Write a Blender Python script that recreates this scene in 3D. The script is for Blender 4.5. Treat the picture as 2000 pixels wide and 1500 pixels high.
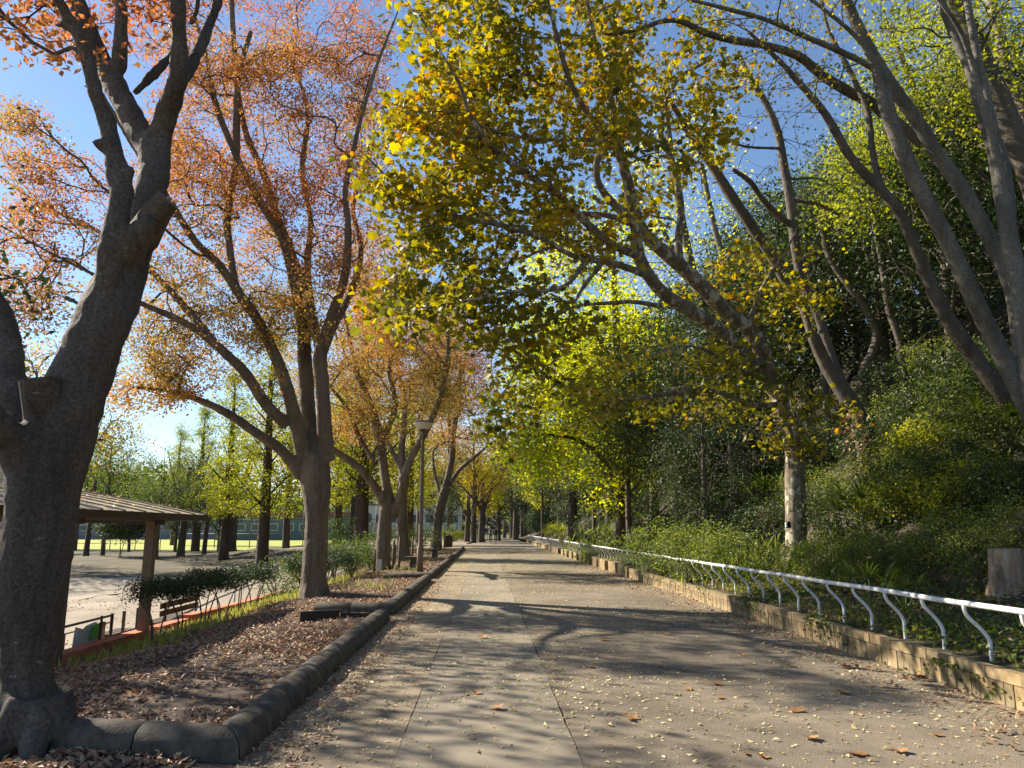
import bpy, math, random
import numpy as np
for o in list(bpy.data.objects): bpy.data.objects.remove(o)
SC = bpy.context.scene
COL = SC.collection
R = math.radians
# ------------------------------------------------------------------ camera, world, sun, exposure
CAM_H, PITCH, YAW, F = 1.5, R(10.7), R(1.9), 1502.0
cam_d = bpy.data.cameras.new('camera'); cam = bpy.data.objects.new('camera', cam_d); COL.objects.link(cam)
cam.location = (0, 0, CAM_H); cam.rotation_euler = (R(90) + PITCH, 0, -YAW)
cam_d.sensor_width = 36; cam_d.lens = 36 * F / 2000; cam_d.clip_start = .1; cam_d.clip_end = 6000
SC.camera = cam
SUN_AZ_X, SUN_AZ_Y, SUN_EL = -0.86, 0.51, R(33)          # horizontal direction towards the sun
w = bpy.data.worlds.new('World'); SC.world = w; w.use_nodes = True
wn = w.node_tree.nodes; wl = w.node_tree.links
sky = wn.new('ShaderNodeTexSky'); sky.sky_type = 'NISHITA'; sky.sun_disc = False
sky.sun_elevation = SUN_EL; sky.sun_rotation = math.atan2(SUN_AZ_X, SUN_AZ_Y)
sky.air_density = 1.0; sky.dust_density = 0.15; sky.ozone_density = 3.5; sky.altitude = 50
wl.new(sky.outputs[0], wn['Background'].inputs[0]); wn['Background'].inputs[1].default_value = 0.075
sd = bpy.data.lights.new('sun', 'SUN'); sd.energy = 5.0; sd.angle = R(.5); sd.color = (1, .90, .75)
sun = bpy.data.objects.new('sun', sd); COL.objects.link(sun)
from mathutils import Vector
hl = math.hypot(SUN_AZ_X, SUN_AZ_Y)
SUNV = Vector((SUN_AZ_X / hl * math.cos(SUN_EL), SUN_AZ_Y / hl * math.cos(SUN_EL), math.sin(SUN_EL)))
sun.rotation_euler = SUNV.to_track_quat('Z', 'Y').to_euler()
sun.location = SUNV * 60
SC.view_settings.view_transform = 'Standard'; SC.view_settings.look = 'None'
SC.view_settings.exposure = 1.33; SC.view_settings.gamma = 1; SC.view_settings.use_curve_mapping = False
SC.render.engine = 'CYCLES'
SC.cycles.max_bounces = 6; SC.cycles.diffuse_bounces = 3; SC.cycles.transmission_bounces = 3; SC.cycles.transparent_max_bounces = 4

# ------------------------------------------------------------------ photo pixel -> point in the place
_f = np.array([math.sin(YAW) * math.cos(PITCH), math.cos(YAW) * math.cos(PITCH), math.sin(PITCH)])
_r = np.array([math.cos(YAW), -math.sin(YAW), 0.0]); _u = np.cross(_r, _f)
CP = np.array([0, 0, CAM_H])
def ray(px, py): return _f + _r * (px - 1000) / F + _u * (750 - py) / F
def at(px, py, D):
    d = ray(px, py); return CP + d * (D / d[1])
def gz(px, py, z=0.0):
    d = ray(px, py); return CP + d * ((z - CAM_H) / d[2])
def ppm(D): return F / D
rng = np.random.default_rng(7)
random.seed(7)

# ------------------------------------------------------------------ mesh helpers
class Buf:
    def __init__(s): s.v = []; s.q = []; s.t = []; s.n = 0; s.at = []
    def add(s, v, q=None, t=None):
        v = np.asarray(v, float)
        if q is not None and len(q): s.q.append(np.asarray(q, int) + s.n)
        if t is not None and len(t): s.t.append(np.asarray(t, int) + s.n)
        s.v.append(v); s.n += len(v)
    def mesh(s, name, off=(0, 0, 0), smooth=True, attrs=None):
        v = np.concatenate(s.v) - np.asarray(off, float)
        q = np.concatenate(s.q) if s.q else np.zeros((0, 4), int)
        t = np.concatenate(s.t) if s.t else np.zeros((0, 3), int)
        me = bpy.data.meshes.new(name)
        me.vertices.add(len(v)); me.vertices.foreach_set('co', v.astype(np.float32).ravel())
        loops = np.concatenate([q.ravel(), t.ravel()]).astype(np.int32)
        me.loops.add(len(loops)); me.loops.foreach_set('vertex_index', loops)
        npoly = len(q) + len(t)
        st = np.concatenate([np.arange(len(q)) * 4, len(q) * 4 + np.arange(len(t)) * 3]).astype(np.int32)
        me.polygons.add(npoly); me.polygons.foreach_set('loop_start', st)
        me.polygons.foreach_set('use_smooth', np.full(npoly, smooth, dtype=bool))
        if attrs:
            for k, a in attrs.items():
                A = me.attributes.new(k, 'FLOAT', 'POINT'); A.data.foreach_set('value', np.asarray(a, np.float32))
        me.update(calc_edges=True); me.validate()
        return me
def cmr(pts, step):
    """Catmull-Rom resample of rows (x,y,z,r)"""
    P = np.asarray(pts, float)
    if len(P) == 2: n = max(2, int(np.linalg.norm(P[1, :3] - P[0, :3]) / step) + 1); return P[0] + (P[1] - P[0]) * np.linspace(0, 1, n)[:, None]
    Q = np.vstack([2 * P[0] - P[1], P, 2 * P[-1] - P[-2]]); out = []
    for i in range(len(P) - 1):
        a, b, c, d = Q[i:i + 4]; n = max(1, int(np.ceil(np.linalg.norm(c[:3] - b[:3]) / step)))
        t = (np.arange(n) / n)[:, None]
        out.append(.5 * (2 * b + (c - a) * t + (2 * a - 5 * b + 4 * c - d) * t * t + (3 * b - a - 3 * c + d) * t ** 3))
    out.append(P[-1:]); o = np.vstack(out); o[:, 3] = np.maximum(o[:, 3], .002); return o
def tube(buf, P, rad, K=6, cap=True):
    P = np.asarray(P, float); n = len(P); rad = np.broadcast_to(np.asarray(rad, float), (n,))
    T = np.gradient(P, axis=0); T /= np.linalg.norm(T, axis=1)[:, None] + 1e-9
    ref = np.array([0, 0, 1.]) if abs(T[0, 2]) < .8 else np.array([1., 0, 0])
    N = np.zeros_like(P); v = ref
    for i in range(n):
        v = v - T[i] * np.dot(v, T[i]); v = v / (np.linalg.norm(v) + 1e-9); N[i] = v
    B = np.cross(T, N); a = np.arange(K) * 2 * np.pi / K
    ring = P[:, None, :] + rad[:, None, None] * (N[:, None, :] * np.cos(a)[None, :, None] + B[:, None, :] * np.sin(a)[None, :, None])
    V = ring.reshape(-1, 3); i = np.arange(n - 1)[:, None] * K; j = np.arange(K)[None, :]; j2 = (j + 1) % K
    Q = np.stack([i + j, i + j2, i + K + j2, i + K + j], -1).reshape(-1, 4); Tt = None
    if cap:
        V = np.vstack([V, P[0], P[-1]]); j = np.arange(K); j2 = (j + 1) % K; e = n * K
        Tt = np.vstack([np.stack([j2, j, np.full(K, e)], -1), np.stack([(n - 1) * K + j, (n - 1) * K + j2, np.full(K, e + 1)], -1)])
    buf.add(V, Q, Tt)
def box(buf, c, s, rz=0.0, taper=1.0):
    x, y, z = np.array(s) / 2.
    v = np.array([[sx * x * (taper if sz > 0 else 1), sy * y * (taper if sz > 0 else 1), sz * z] for sz in (-1, 1) for sy in (-1, 1) for sx in (-1, 1)])
    ca, sa = math.cos(rz), math.sin(rz)
    v = v @ np.array([[ca, sa, 0], [-sa, ca, 0], [0, 0, 1]]) + np.array(c)
    buf.add(v, [[0, 2, 3, 1], [4, 5, 7, 6], [0, 1, 5, 4], [2, 6, 7, 3], [0, 4, 6, 2], [1, 3, 7, 5]])
def beam(buf, a, b, wd, ht):
    a = np.array(a, float); b = np.array(b, float); d = b - a; L = np.linalg.norm(d); d /= L
    up = np.array([0, 0, 1.]) if abs(d[2]) < .95 else np.array([0, 1., 0])
    s = np.cross(d, up); s /= np.linalg.norm(s); u = np.cross(s, d)
    v = [p + s * sx * wd / 2 + u * sz * ht / 2 for p in (a, b) for sz in (-1, 1) for sx in (-1, 1)]
    buf.add(np.array(v), [[0, 1, 3, 2], [4, 6, 7, 5], [0, 4, 5, 1], [2, 3, 7, 6], [0, 2, 6, 4], [1, 5, 7, 3]])
def lathe(buf, prof, c=(0, 0, 0), K=16):
    c = np.array(c, float); P = np.array([[c[0], c[1], c[2] + z] for r, z in prof]); a = np.arange(K) * 2 * np.pi / K; n = len(prof)
    V = np.array([[c[0] + r * math.cos(t), c[1] + r * math.sin(t), c[2] + z] for r, z in prof for t in a])
    i = np.arange(n - 1)[:, None] * K; j = np.arange(K)[None, :]; j2 = (j + 1) % K
    Q = np.stack([i + j, i + j2, i + K + j2, i + K + j], -1).reshape(-1, 4)
    V = np.vstack([V, P[0], P[-1]]); j = np.arange(K); j2 = (j + 1) % K; e = n * K
    Tt = np.vstack([np.stack([j2, j, np.full(K, e)], -1), np.stack([(n - 1) * K + j, (n - 1) * K + j2, np.full(K, e + 1)], -1)])
    buf.add(V, Q, Tt)

def thing(name, label, cat, loc=(0, 0, 0), rz=0, group=None):
    o = bpy.data.objects.new(name, None); COL.objects.link(o); o.location = [float(c) for c in loc]; o.rotation_euler = (0, 0, rz)
    o.empty_display_size = .2; o['label'] = label; o['category'] = cat
    if group: o['group'] = group
    return o
def tag(o, label=None, cat=None, group=None, kind=None):
    for k, v in (('label', label), ('category', cat), ('group', group), ('kind', kind)):
        if v: o[k] = v
    return o
def link(name, me, mat, parent=None, bevel=0, label=None, kind=None):
    o = bpy.data.objects.new(name, me); COL.objects.link(o)
    if mat is not None and not me.materials: me.materials.append(mat)
    if parent is not None: o.parent = parent
    if bevel:
        b = o.modifiers.new('bevel', 'BEVEL'); b.width = bevel; b.segments = 2; b.limit_method = 'ANGLE'
    if label: o['label'] = label
    if kind: o['kind'] = kind
    return o
def obj(name, buf, mat, parent=None, smooth=False, bevel=0, label=None, kind=None, local=False):
    off = (0, 0, 0)
    if parent is not None and not local:
        p = parent; off = np.zeros(3)
        while p is not None: off = off + np.array(p.location); p = p.parent
    return link(name, buf.mesh(name, off, smooth), mat, parent, bevel, label, kind)
def dup(root, loc, rz=0, scale=1, label=None, group=None):
    r = root.copy(); COL.objects.link(r); r.location = [float(c) for c in loc]; r.rotation_euler = (0, 0, rz)
    r.scale = (scale,) * 3 if np.isscalar(scale) else scale
    if label: r['label'] = label
    if group: r['group'] = group
    for ch in list(root.children):
        c = ch.copy(); COL.objects.link(c); c.parent = r
        for g in ch.children:
            d = g.copy(); COL.objects.link(d); d.parent = c
    return r

# ------------------------------------------------------------------ materials
def new_mat(name):
    m = bpy.data.materials.new(name); m.use_nodes = True; nt = m.node_tree
    return m, nt.nodes, nt.links, nt.nodes['Principled BSDF']
def ramp(n, cols, pos=None, interp='LINEAR'):
    r = n.new('ShaderNodeValToRGB'); r.color_ramp.interpolation = interp; e = r.color_ramp.elements
    pos = pos or [i / (len(cols) - 1) for i in range(len(cols))]
    e[0].position = pos[0]; e[0].color = (*cols[0], 1); e[1].position = pos[-1]; e[1].color = (*cols[-1], 1)
    for p, c in zip(pos[1:-1], cols[1:-1]):
        k = e.new(p); k.color = (*c, 1)
    return r
def noise(n, l, co, scale, detail=4, rough=.6, dist=0):
    t = n.new('ShaderNodeTexNoise'); t.inputs['Scale'].default_value = scale; t.inputs['Detail'].default_value = detail
    t.inputs['Roughness'].default_value = rough; t.inputs['Distortion'].default_value = dist
    l.new(co, t.inputs['Vector']); return t
def mixc(n, l, fac, a, b, mode='MIX'):
    m = n.new('ShaderNodeMix'); m.data_type = 'RGBA'; m.blend_type = mode
    for s, x in ((m.inputs[0], fac), (m.inputs[6], a), (m.inputs[7], b)):
        if isinstance(x, (int, float)): s.default_value = x
        elif isinstance(x, tuple): s.default_value = (*x, 1)
        else: l.new(x, s)
    return m.outputs[2]
def coords(n, l, scale=(1, 1, 1), kind='Object'):
    tc = n.new('ShaderNodeTexCoord'); mp = n.new('ShaderNodeMapping'); mp.inputs['Scale'].default_value = scale
    l.new(tc.outputs[kind], mp.inputs['Vector']); return mp.outputs[0]
def bump(n, l, b, h, strength=.5, dist=.02):
    k = n.new('ShaderNodeBump'); k.inputs['Strength'].default_value = strength; k.inputs['Distance'].default_value = dist
    l.new(h, k.inputs['Height']); l.new(k.outputs[0], b.inputs['Normal']); return k
def mat_noisy(name, cols, scale=6, bscale=40, bstr=.4, bdist=.01, rough=.85, detail=6, stretch=(1, 1, 1), pos=None, spec=.3):
    m, n, l, b = new_mat(name); co = coords(n, l, stretch)
    t = noise(n, l, co, scale, detail, .65); r = ramp(n, cols, pos or [.3 + .4 * i / (len(cols) - 1) for i in range(len(cols))]); l.new(t.outputs['Fac'], r.inputs[0])
    l.new(r.outputs[0], b.inputs['Base Color']); b.inputs['Roughness'].default_value = rough; b.inputs['Specular IOR Level'].default_value = spec
    t2 = noise(n, l, co, bscale, 4); bump(n, l, b, t2.outputs['Fac'], bstr, bdist); return m
def mat_leaf(name, cols, pos=None, trans=.45, rough=.5, spec=.35, boost=1.6, vary=.12, sat=1.12):
    m, n, l, b = new_mat(name)
    a = n.new('ShaderNodeAttribute'); a.attribute_name = 'hue'
    oi = n.new('ShaderNodeObjectInfo'); mm = n.new('ShaderNodeMath'); mm.operation = 'MULTIPLY_ADD'
    l.new(oi.outputs['Random'], mm.inputs[0]); mm.inputs[1].default_value = vary; l.new(a.outputs['Fac'], mm.inputs[2])
    m2 = n.new('ShaderNodeMath'); m2.operation = 'SUBTRACT'; l.new(mm.outputs[0], m2.inputs[0]); m2.inputs[1].default_value = vary / 2
    r = ramp(n, cols, pos); l.new(m2.outputs[0], r.inputs[0])
    l.new(r.outputs[0], b.inputs['Base Color']); b.inputs['Roughness'].default_value = rough; b.inputs['Specular IOR Level'].default_value = spec
    tr = n.new('ShaderNodeBsdfTranslucent'); hs = n.new('ShaderNodeHueSaturation'); hs.inputs['Saturation'].default_value = sat; hs.inputs['Value'].default_value = boost
    l.new(r.outputs[0], hs.inputs['Color']); l.new(hs.outputs[0], tr.inputs[0])
    mx = n.new('ShaderNodeMixShader'); mx.inputs[0].default_value = trans; l.new(b.outputs[0], mx.inputs[1]); l.new(tr.outputs[0], mx.inputs[2])
    l.new(mx.outputs[0], n['Material Output'].inputs['Surface']); return m
def mat_bark(name, dark, mid, light, spots=None, vscale=1., bstr=.6, fleck=.55):
    m, n, l, b = new_mat(name); co = coords(n, l, (1, 1, .22)); co2 = coords(n, l, (1, 1, 1)); co3 = coords(n, l, (1, 1, 3.0))
    t = noise(n, l, co, 3 * vscale, 8, .7, .4); r = ramp(n, [dark, mid, light], [.3, .52, .72]); l.new(t.outputs['Fac'], r.inputs[0])
    c = r.outputs[0]
    g = noise(n, l, co2, 45 * vscale, 3, .6); gr = ramp(n, [(.6, .6, .6), (1.25, 1.25, 1.25)], [.35, .65]); l.new(g.outputs['Fac'], gr.inputs[0])
    c = mixc(n, l, 1.0, c, gr.outputs[0], 'MULTIPLY')
    if spots:
        s = noise(n, l, co3, 9 * vscale, 5, .7, .2); sr = ramp(n, [(0, 0, 0), (1, 1, 1)], [fleck + .05, fleck + .12]); l.new(s.outputs['Fac'], sr.inputs[0])
        c = mixc(n, l, sr.outputs[0], c, spots)
    l.new(c, b.inputs['Base Color']); b.inputs['Roughness'].default_value = .85; b.inputs['Specular IOR Level'].default_value = .25
    h1 = noise(n, l, co3, 9 * vscale, 8, .6, .8); h2 = noise(n, l, co, 16 * vscale, 6, .7, .6)
    hm = n.new('ShaderNodeMath'); hm.operation = 'MULTIPLY_ADD'; l.new(h2.outputs['Fac'], hm.inputs[0]); hm.inputs[1].default_value = 1.2; l.new(h1.outputs['Fac'], hm.inputs[2])
    bump(n, l, b, hm.outputs[0], bstr, .03); return m
def mat_flat(name, col, rough=.6, metal=0, var=.15, scale=8):
    m, n, l, b = new_mat(name); co = coords(n, l)
    t = noise(n, l, co, scale, 5, .65); r = ramp(n, [tuple(c * (1 - var) for c in col), tuple(min(1, c * (1 + var)) for c in col)], [.3, .7]); l.new(t.outputs['Fac'], r.inputs[0])
    l.new(r.outputs[0], b.inputs['Base Color']); b.inputs['Roughness'].default_value = rough; b.inputs['Metallic'].default_value = metal
    return m
M = {}
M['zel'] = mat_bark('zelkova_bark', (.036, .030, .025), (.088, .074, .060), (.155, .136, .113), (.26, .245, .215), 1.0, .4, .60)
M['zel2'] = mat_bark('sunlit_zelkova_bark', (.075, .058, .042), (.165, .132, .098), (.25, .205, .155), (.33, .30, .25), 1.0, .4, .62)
M['conifer'] = mat_bark('conifer_bark', (.04, .028, .02), (.09, .062, .045), (.14, .10, .075), None, 1.6, .9)
M['grey'] = mat_bark('grey_bark', (.065, .058, .046), (.14, .128, .105), (.235, .218, .185), (.10, .12, .065), 1.0, .35, .58)
M['hill'] = mat_bark('hill_bark', (.06, .05, .04), (.12, .10, .08), (.2, .17, .13), (.09, .11, .05), 1.2, .6)
def plane_bark():
    m, n, l, b = new_mat('plane_bark'); co = coords(n, l, (1, 1, .7))
    ns = noise(n, l, co, 5, 3); ad = n.new('ShaderNodeVectorMath'); ad.operation = 'ADD'; sc = n.new('ShaderNodeVectorMath'); sc.operation = 'SCALE'; sc.inputs['Scale'].default_value = .35
    l.new(ns.outputs['Color'], sc.inputs[0]); l.new(co, ad.inputs[0]); l.new(sc.outputs[0], ad.inputs[1])
    v = n.new('ShaderNodeTexVoronoi'); v.inputs['Scale'].default_value = 11; l.new(ad.outputs[0], v.inputs['Vector'])
    sp = n.new('ShaderNodeSeparateColor'); l.new(v.outputs['Color'], sp.inputs[0])
    r = ramp(n, [(.12, .09, .06), (.17, .135, .09), (.22, .19, .12), (.42, .38, .28)], [.0, .35, .62, .8], 'CONSTANT'); l.new(sp.outputs[0], r.inputs[0])
    g = noise(n, l, co, 60, 4); gr = ramp(n, [(.7, .7, .7), (1.15, 1.15, 1.15)], [.35, .65]); l.new(g.outputs['Fac'], gr.inputs[0])
    c = mixc(n, l, 1.0, r.outputs[0], gr.outputs[0], 'MULTIPLY'); l.new(c, b.inputs['Base Color']); b.inputs['Roughness'].default_value = .8
    bump(n, l, b, sp.outputs[0], .35, .012); return m
M['plane'] = plane_bark()
M['lf_zel'] = mat_leaf('zelkova_leaf', [(.22, .22, .035), (.38, .26, .04), (.46, .20, .04), (.46, .145, .04), (.38, .09, .045)], [0, .25, .5, .75, 1], .45, boost=1.3, sat=.97)
M['lf_zelfar'] = mat_leaf('zelkova_leaf_far', [(.22, .22, .04), (.40, .30, .05), (.52, .28, .06), (.52, .22, .07)], None, .42, boost=1.5)
M['lf_plane'] = mat_leaf('plane_leaf', [(.075, .09, .018), (.15, .155, .024), (.28, .24, .03), (.43, .33, .038), (.42, .18, .04)], [0, .25, .52, .85, 1], .5, boost=1.45)
M['lf_ginkgo'] = mat_leaf('ginkgo_leaf', [(.17, .24, .025), (.33, .38, .035), (.50, .50, .045), (.62, .54, .05)], None, .55, boost=1.6)
M['lf_dark'] = mat_leaf('evergreen_leaf', [(.015, .03, .012), (.032, .058, .02), (.06, .09, .026), (.11, .14, .04)], None, .2, .5, .3, 1.3)
M['lf_mid'] = mat_leaf('broad_leaf', [(.03, .055, .014), (.065, .105, .02), (.13, .17, .03), (.28, .29, .05)], None, .42, .5, .3, 1.5)
M['lf_lime'] = mat_leaf('maple_leaf', [(.10, .13, .02), (.22, .25, .03), (.34, .34, .04), (.46, .40, .05)], None, .5, boost=1.5)
M['lf_meta'] = mat_leaf('redwood_needle', [(.12, .15, .025), (.22, .25, .03), (.36, .36, .045), (.42, .36, .05)], None, .45, boost=1.5)
M['lf_grass'] = mat_leaf('grass_blade', [(.06, .11, .02), (.13, .19, .03), (.24, .27, .05), (.34, .30, .10)], None, .45, boost=1.4)
M['lf_litter'] = mat_leaf('litter_leaf', [(.16, .075, .05), (.24, .12, .075), (.32, .19, .11), (.42, .29, .17), (.50, .38, .22)], None, .15, .6, .4, 1.2)
M['lf_path'] = mat_leaf('path_leaf', [(.28, .16, .08), (.48, .36, .16), (.64, .54, .25), (.70, .64, .40)], None, .15, .6, .4, 1.2)
M['lf_big'] = mat_leaf('big_fallen_leaf', [(.28, .12, .05), (.40, .20, .08), (.48, .30, .12)], None, .15, .6, .4, 1.2, vary=.8)
M['conc'] = mat_noisy('kerb_concrete', [(.04, .034, .026), (.085, .072, .054), (.14, .122, .092)], 6, 55, .8, .008)
M['brick'] = mat_noisy('wall_brick', [(.12, .09, .05), (.23, .175, .10), (.33, .265, .16)], 5, 40, .4, .005)
M['steel'] = mat_noisy('chipped_white_paint', [(.22, .17, .12), (.52, .52, .50), (.66, .67, .67), (.70, .71, .71)], 26, 60, .25, .002, rough=.5, pos=[.30, .37, .46, .7])
M['dark_steel'] = mat_flat('dark_metal', (.06, .052, .045), .5, .3)
M['brown_steel'] = mat_flat('brown_post_paint', (.17, .12, .085), .6)
M['red'] = mat_noisy('red_concrete', [(.38, .10, .05), (.52, .17, .09), (.55, .28, .17)], 4, 50, .4, .006)
M['wood'] = mat_noisy('weathered_wood', [(.09, .065, .045), (.16, .12, .08)], 6, 30, .5, .006, stretch=(1, 6, 6))
M['darkwood'] = mat_noisy('dark_wood', [(.03, .024, .018), (.07, .055, .04)], 6, 30, .5, .006, stretch=(1, 6, 6))
M['endwood'] = mat_noisy('cut_wood', [(.30, .20, .12), (.48, .36, .24)], 10, 30, .5, .006)
M['roof'] = mat_noisy('roof_sheet', [(.26, .20, .115), (.36, .29, .17), (.44, .36, .23)], 2.5, 20, .15, .004, rough=.55, spec=.5)
M['fascia'] = mat_flat('roof_fascia_paint', (.045, .024, .018), .5)
M['lamp'] = mat_flat('lamp_bowl', (.55, .52, .44), .35, 0, .1)
M['stone'] = mat_noisy('grey_stone', [(.07, .065, .06), (.15, .14, .125)], 5, 40, .4, .006)
M['black'] = mat_flat('black_cloth', (.02, .02, .022), .8)
M['white'] = mat_flat('white_cloth', (.6, .6, .58), .8)
M['skin'] = mat_flat('skin', (.42, .26, .19), .6)
M['hair'] = mat_flat('hair', (.015, .012, .01), .6)
M['rubber'] = mat_flat('rubber', (.02, .02, .02), .8)
M['banner'] = mat_flat('banner_cloth', (.55, .55, .52), .8)
M['green'] = mat_flat('green_print', (.15, .45, .08), .8)

# ------------------------------------------------------------------ leaf scatter
TPL = {
 'leaf': (np.array([[0, 0, 0], [.5, .27, .07], [1, 0, -.03], [.5, -.27, .07]]), np.array([[0, 1, 2, 3]]), None),
 'wide': (np.array([[0, 0, 0], [.35, .42, .06], [1, .0, -.05], [.35, -.42, .06]]), np.array([[0, 1, 2, 3]]), None),
 'blade': (np.array([[0, .03, 0], [0, -.03, 0], [.55, -.025, .04], [.55, .025, .04], [1, 0, -.1]]), np.array([[0, 1, 2, 3]]), np.array([[3, 2, 4]])),
 'fan': (np.array([[0, 0, 0], [.7, .5, .05], [1, .12, 0], [.85, 0, .02], [1, -.12, 0], [.7, -.5, .05]]), np.array([[0, 1, 2, 3], [0, 3, 4, 5]]), None),
}
def _maple():
    out = []
    for a, r in ((180, .06), (150, .34), (128, .30), (105, .58), (80, .36), (55, .74), (30, .42), (12, .5), (0, 1.0)):
        out.append((a, r))
    pts = [(-.15, 0, 0)]
    up = []
    for a, r in ((140, .36), (108, .44), (84, .62), (60, .50), (44, .76), (22, .56), (0, .92)):
        up.append((r * math.cos(R(a)), r * math.sin(R(a)), .0))
    lo = [(x, -y, z) for x, y, z in up[:-1]][::-1]
    V = [(0, 0, .05)] + [(-.12, .0, 0)] + up + lo
    V = np.array(V); V[:, 2] += -.10 * V[:, 0] ** 2 - .22 * V[:, 1] ** 2
    n = len(V); T = [[0, i, i + 1] for i in range(1, n - 1)] + [[0, n - 1, 1]]
    V[:, 0] += .12
    return V, None, np.array(T)
TPL['maple'] = _maple()
def unit(v): return v / (np.linalg.norm(v, axis=-1, keepdims=True) + 1e-9)
def leaf_frames(N, r, droop=-.35, spread=.45, tilt=.6, dirs=None):
    az = r.uniform(0, 2 * np.pi, N); el = r.normal(droop, spread, N)
    a = np.stack([np.cos(az) * np.cos(el), np.sin(az) * np.cos(el), np.sin(el)], -1)
    if dirs is not None: a = unit(a + dirs)
    up = unit(np.array([0, 0, 1.]) + r.normal(0, tilt, (N, 3)))
    b = unit(np.cross(up, a)); c = np.cross(a, b); return a, b, c
def leaves(name, P, size, hue, mat, tpl='leaf', parent=None, r=None, off=None, kind=None, frames=None, smooth=False, **kw):
    r = r or rng; N = len(P); V, Q, T = TPL[tpl]; a, b, c = frames if frames is not None else leaf_frames(N, r, **kw)
    if tpl == 'maple': c = c * r.uniform(-1.2, 3.2, N)[:, None]; b = b * r.uniform(.6, 1.05, N)[:, None]
    s = np.broadcast_to(np.asarray(size, float), (N,))
    W = P[:, None, :] + s[:, None, None] * (V[None, :, 0:1] * a[:, None, :] + V[None, :, 1:2] * b[:, None, :] + V[None, :, 2:3] * c[:, None, :])
    k = len(V); base = (np.arange(N) * k)[:, None, None]; B = Buf()
    B.add(W.reshape(-1, 3), (base + Q[None]).reshape(-1, 4) if Q is not None else None, (base + T[None]).reshape(-1, 3) if T is not None else None)
    o_ = np.zeros(3)
    if parent is not None and off is None:
        o_ = np.array(parent.location)
    elif off is not None: o_ = np.array(off)
    me = B.mesh(name, o_, smooth, {'hue': np.repeat(np.clip(hue, 0, 1), k)})
    return link(name, me, mat, parent, kind=kind)
def n3(P, f=1., s=0.):
    x, y, z = (P[..., 0] * f + s, P[..., 1] * f + s * 1.7, P[..., 2] * f - s * .6)
    return (np.sin(x * 1.3 + 1.7 * np.sin(y * .9 + s)) + np.sin(y * 1.1 + 1.5 * np.sin(z * 1.2)) + np.sin(z * 1.4 + 1.6 * np.sin(x * .8 + 2))) / 3

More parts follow.
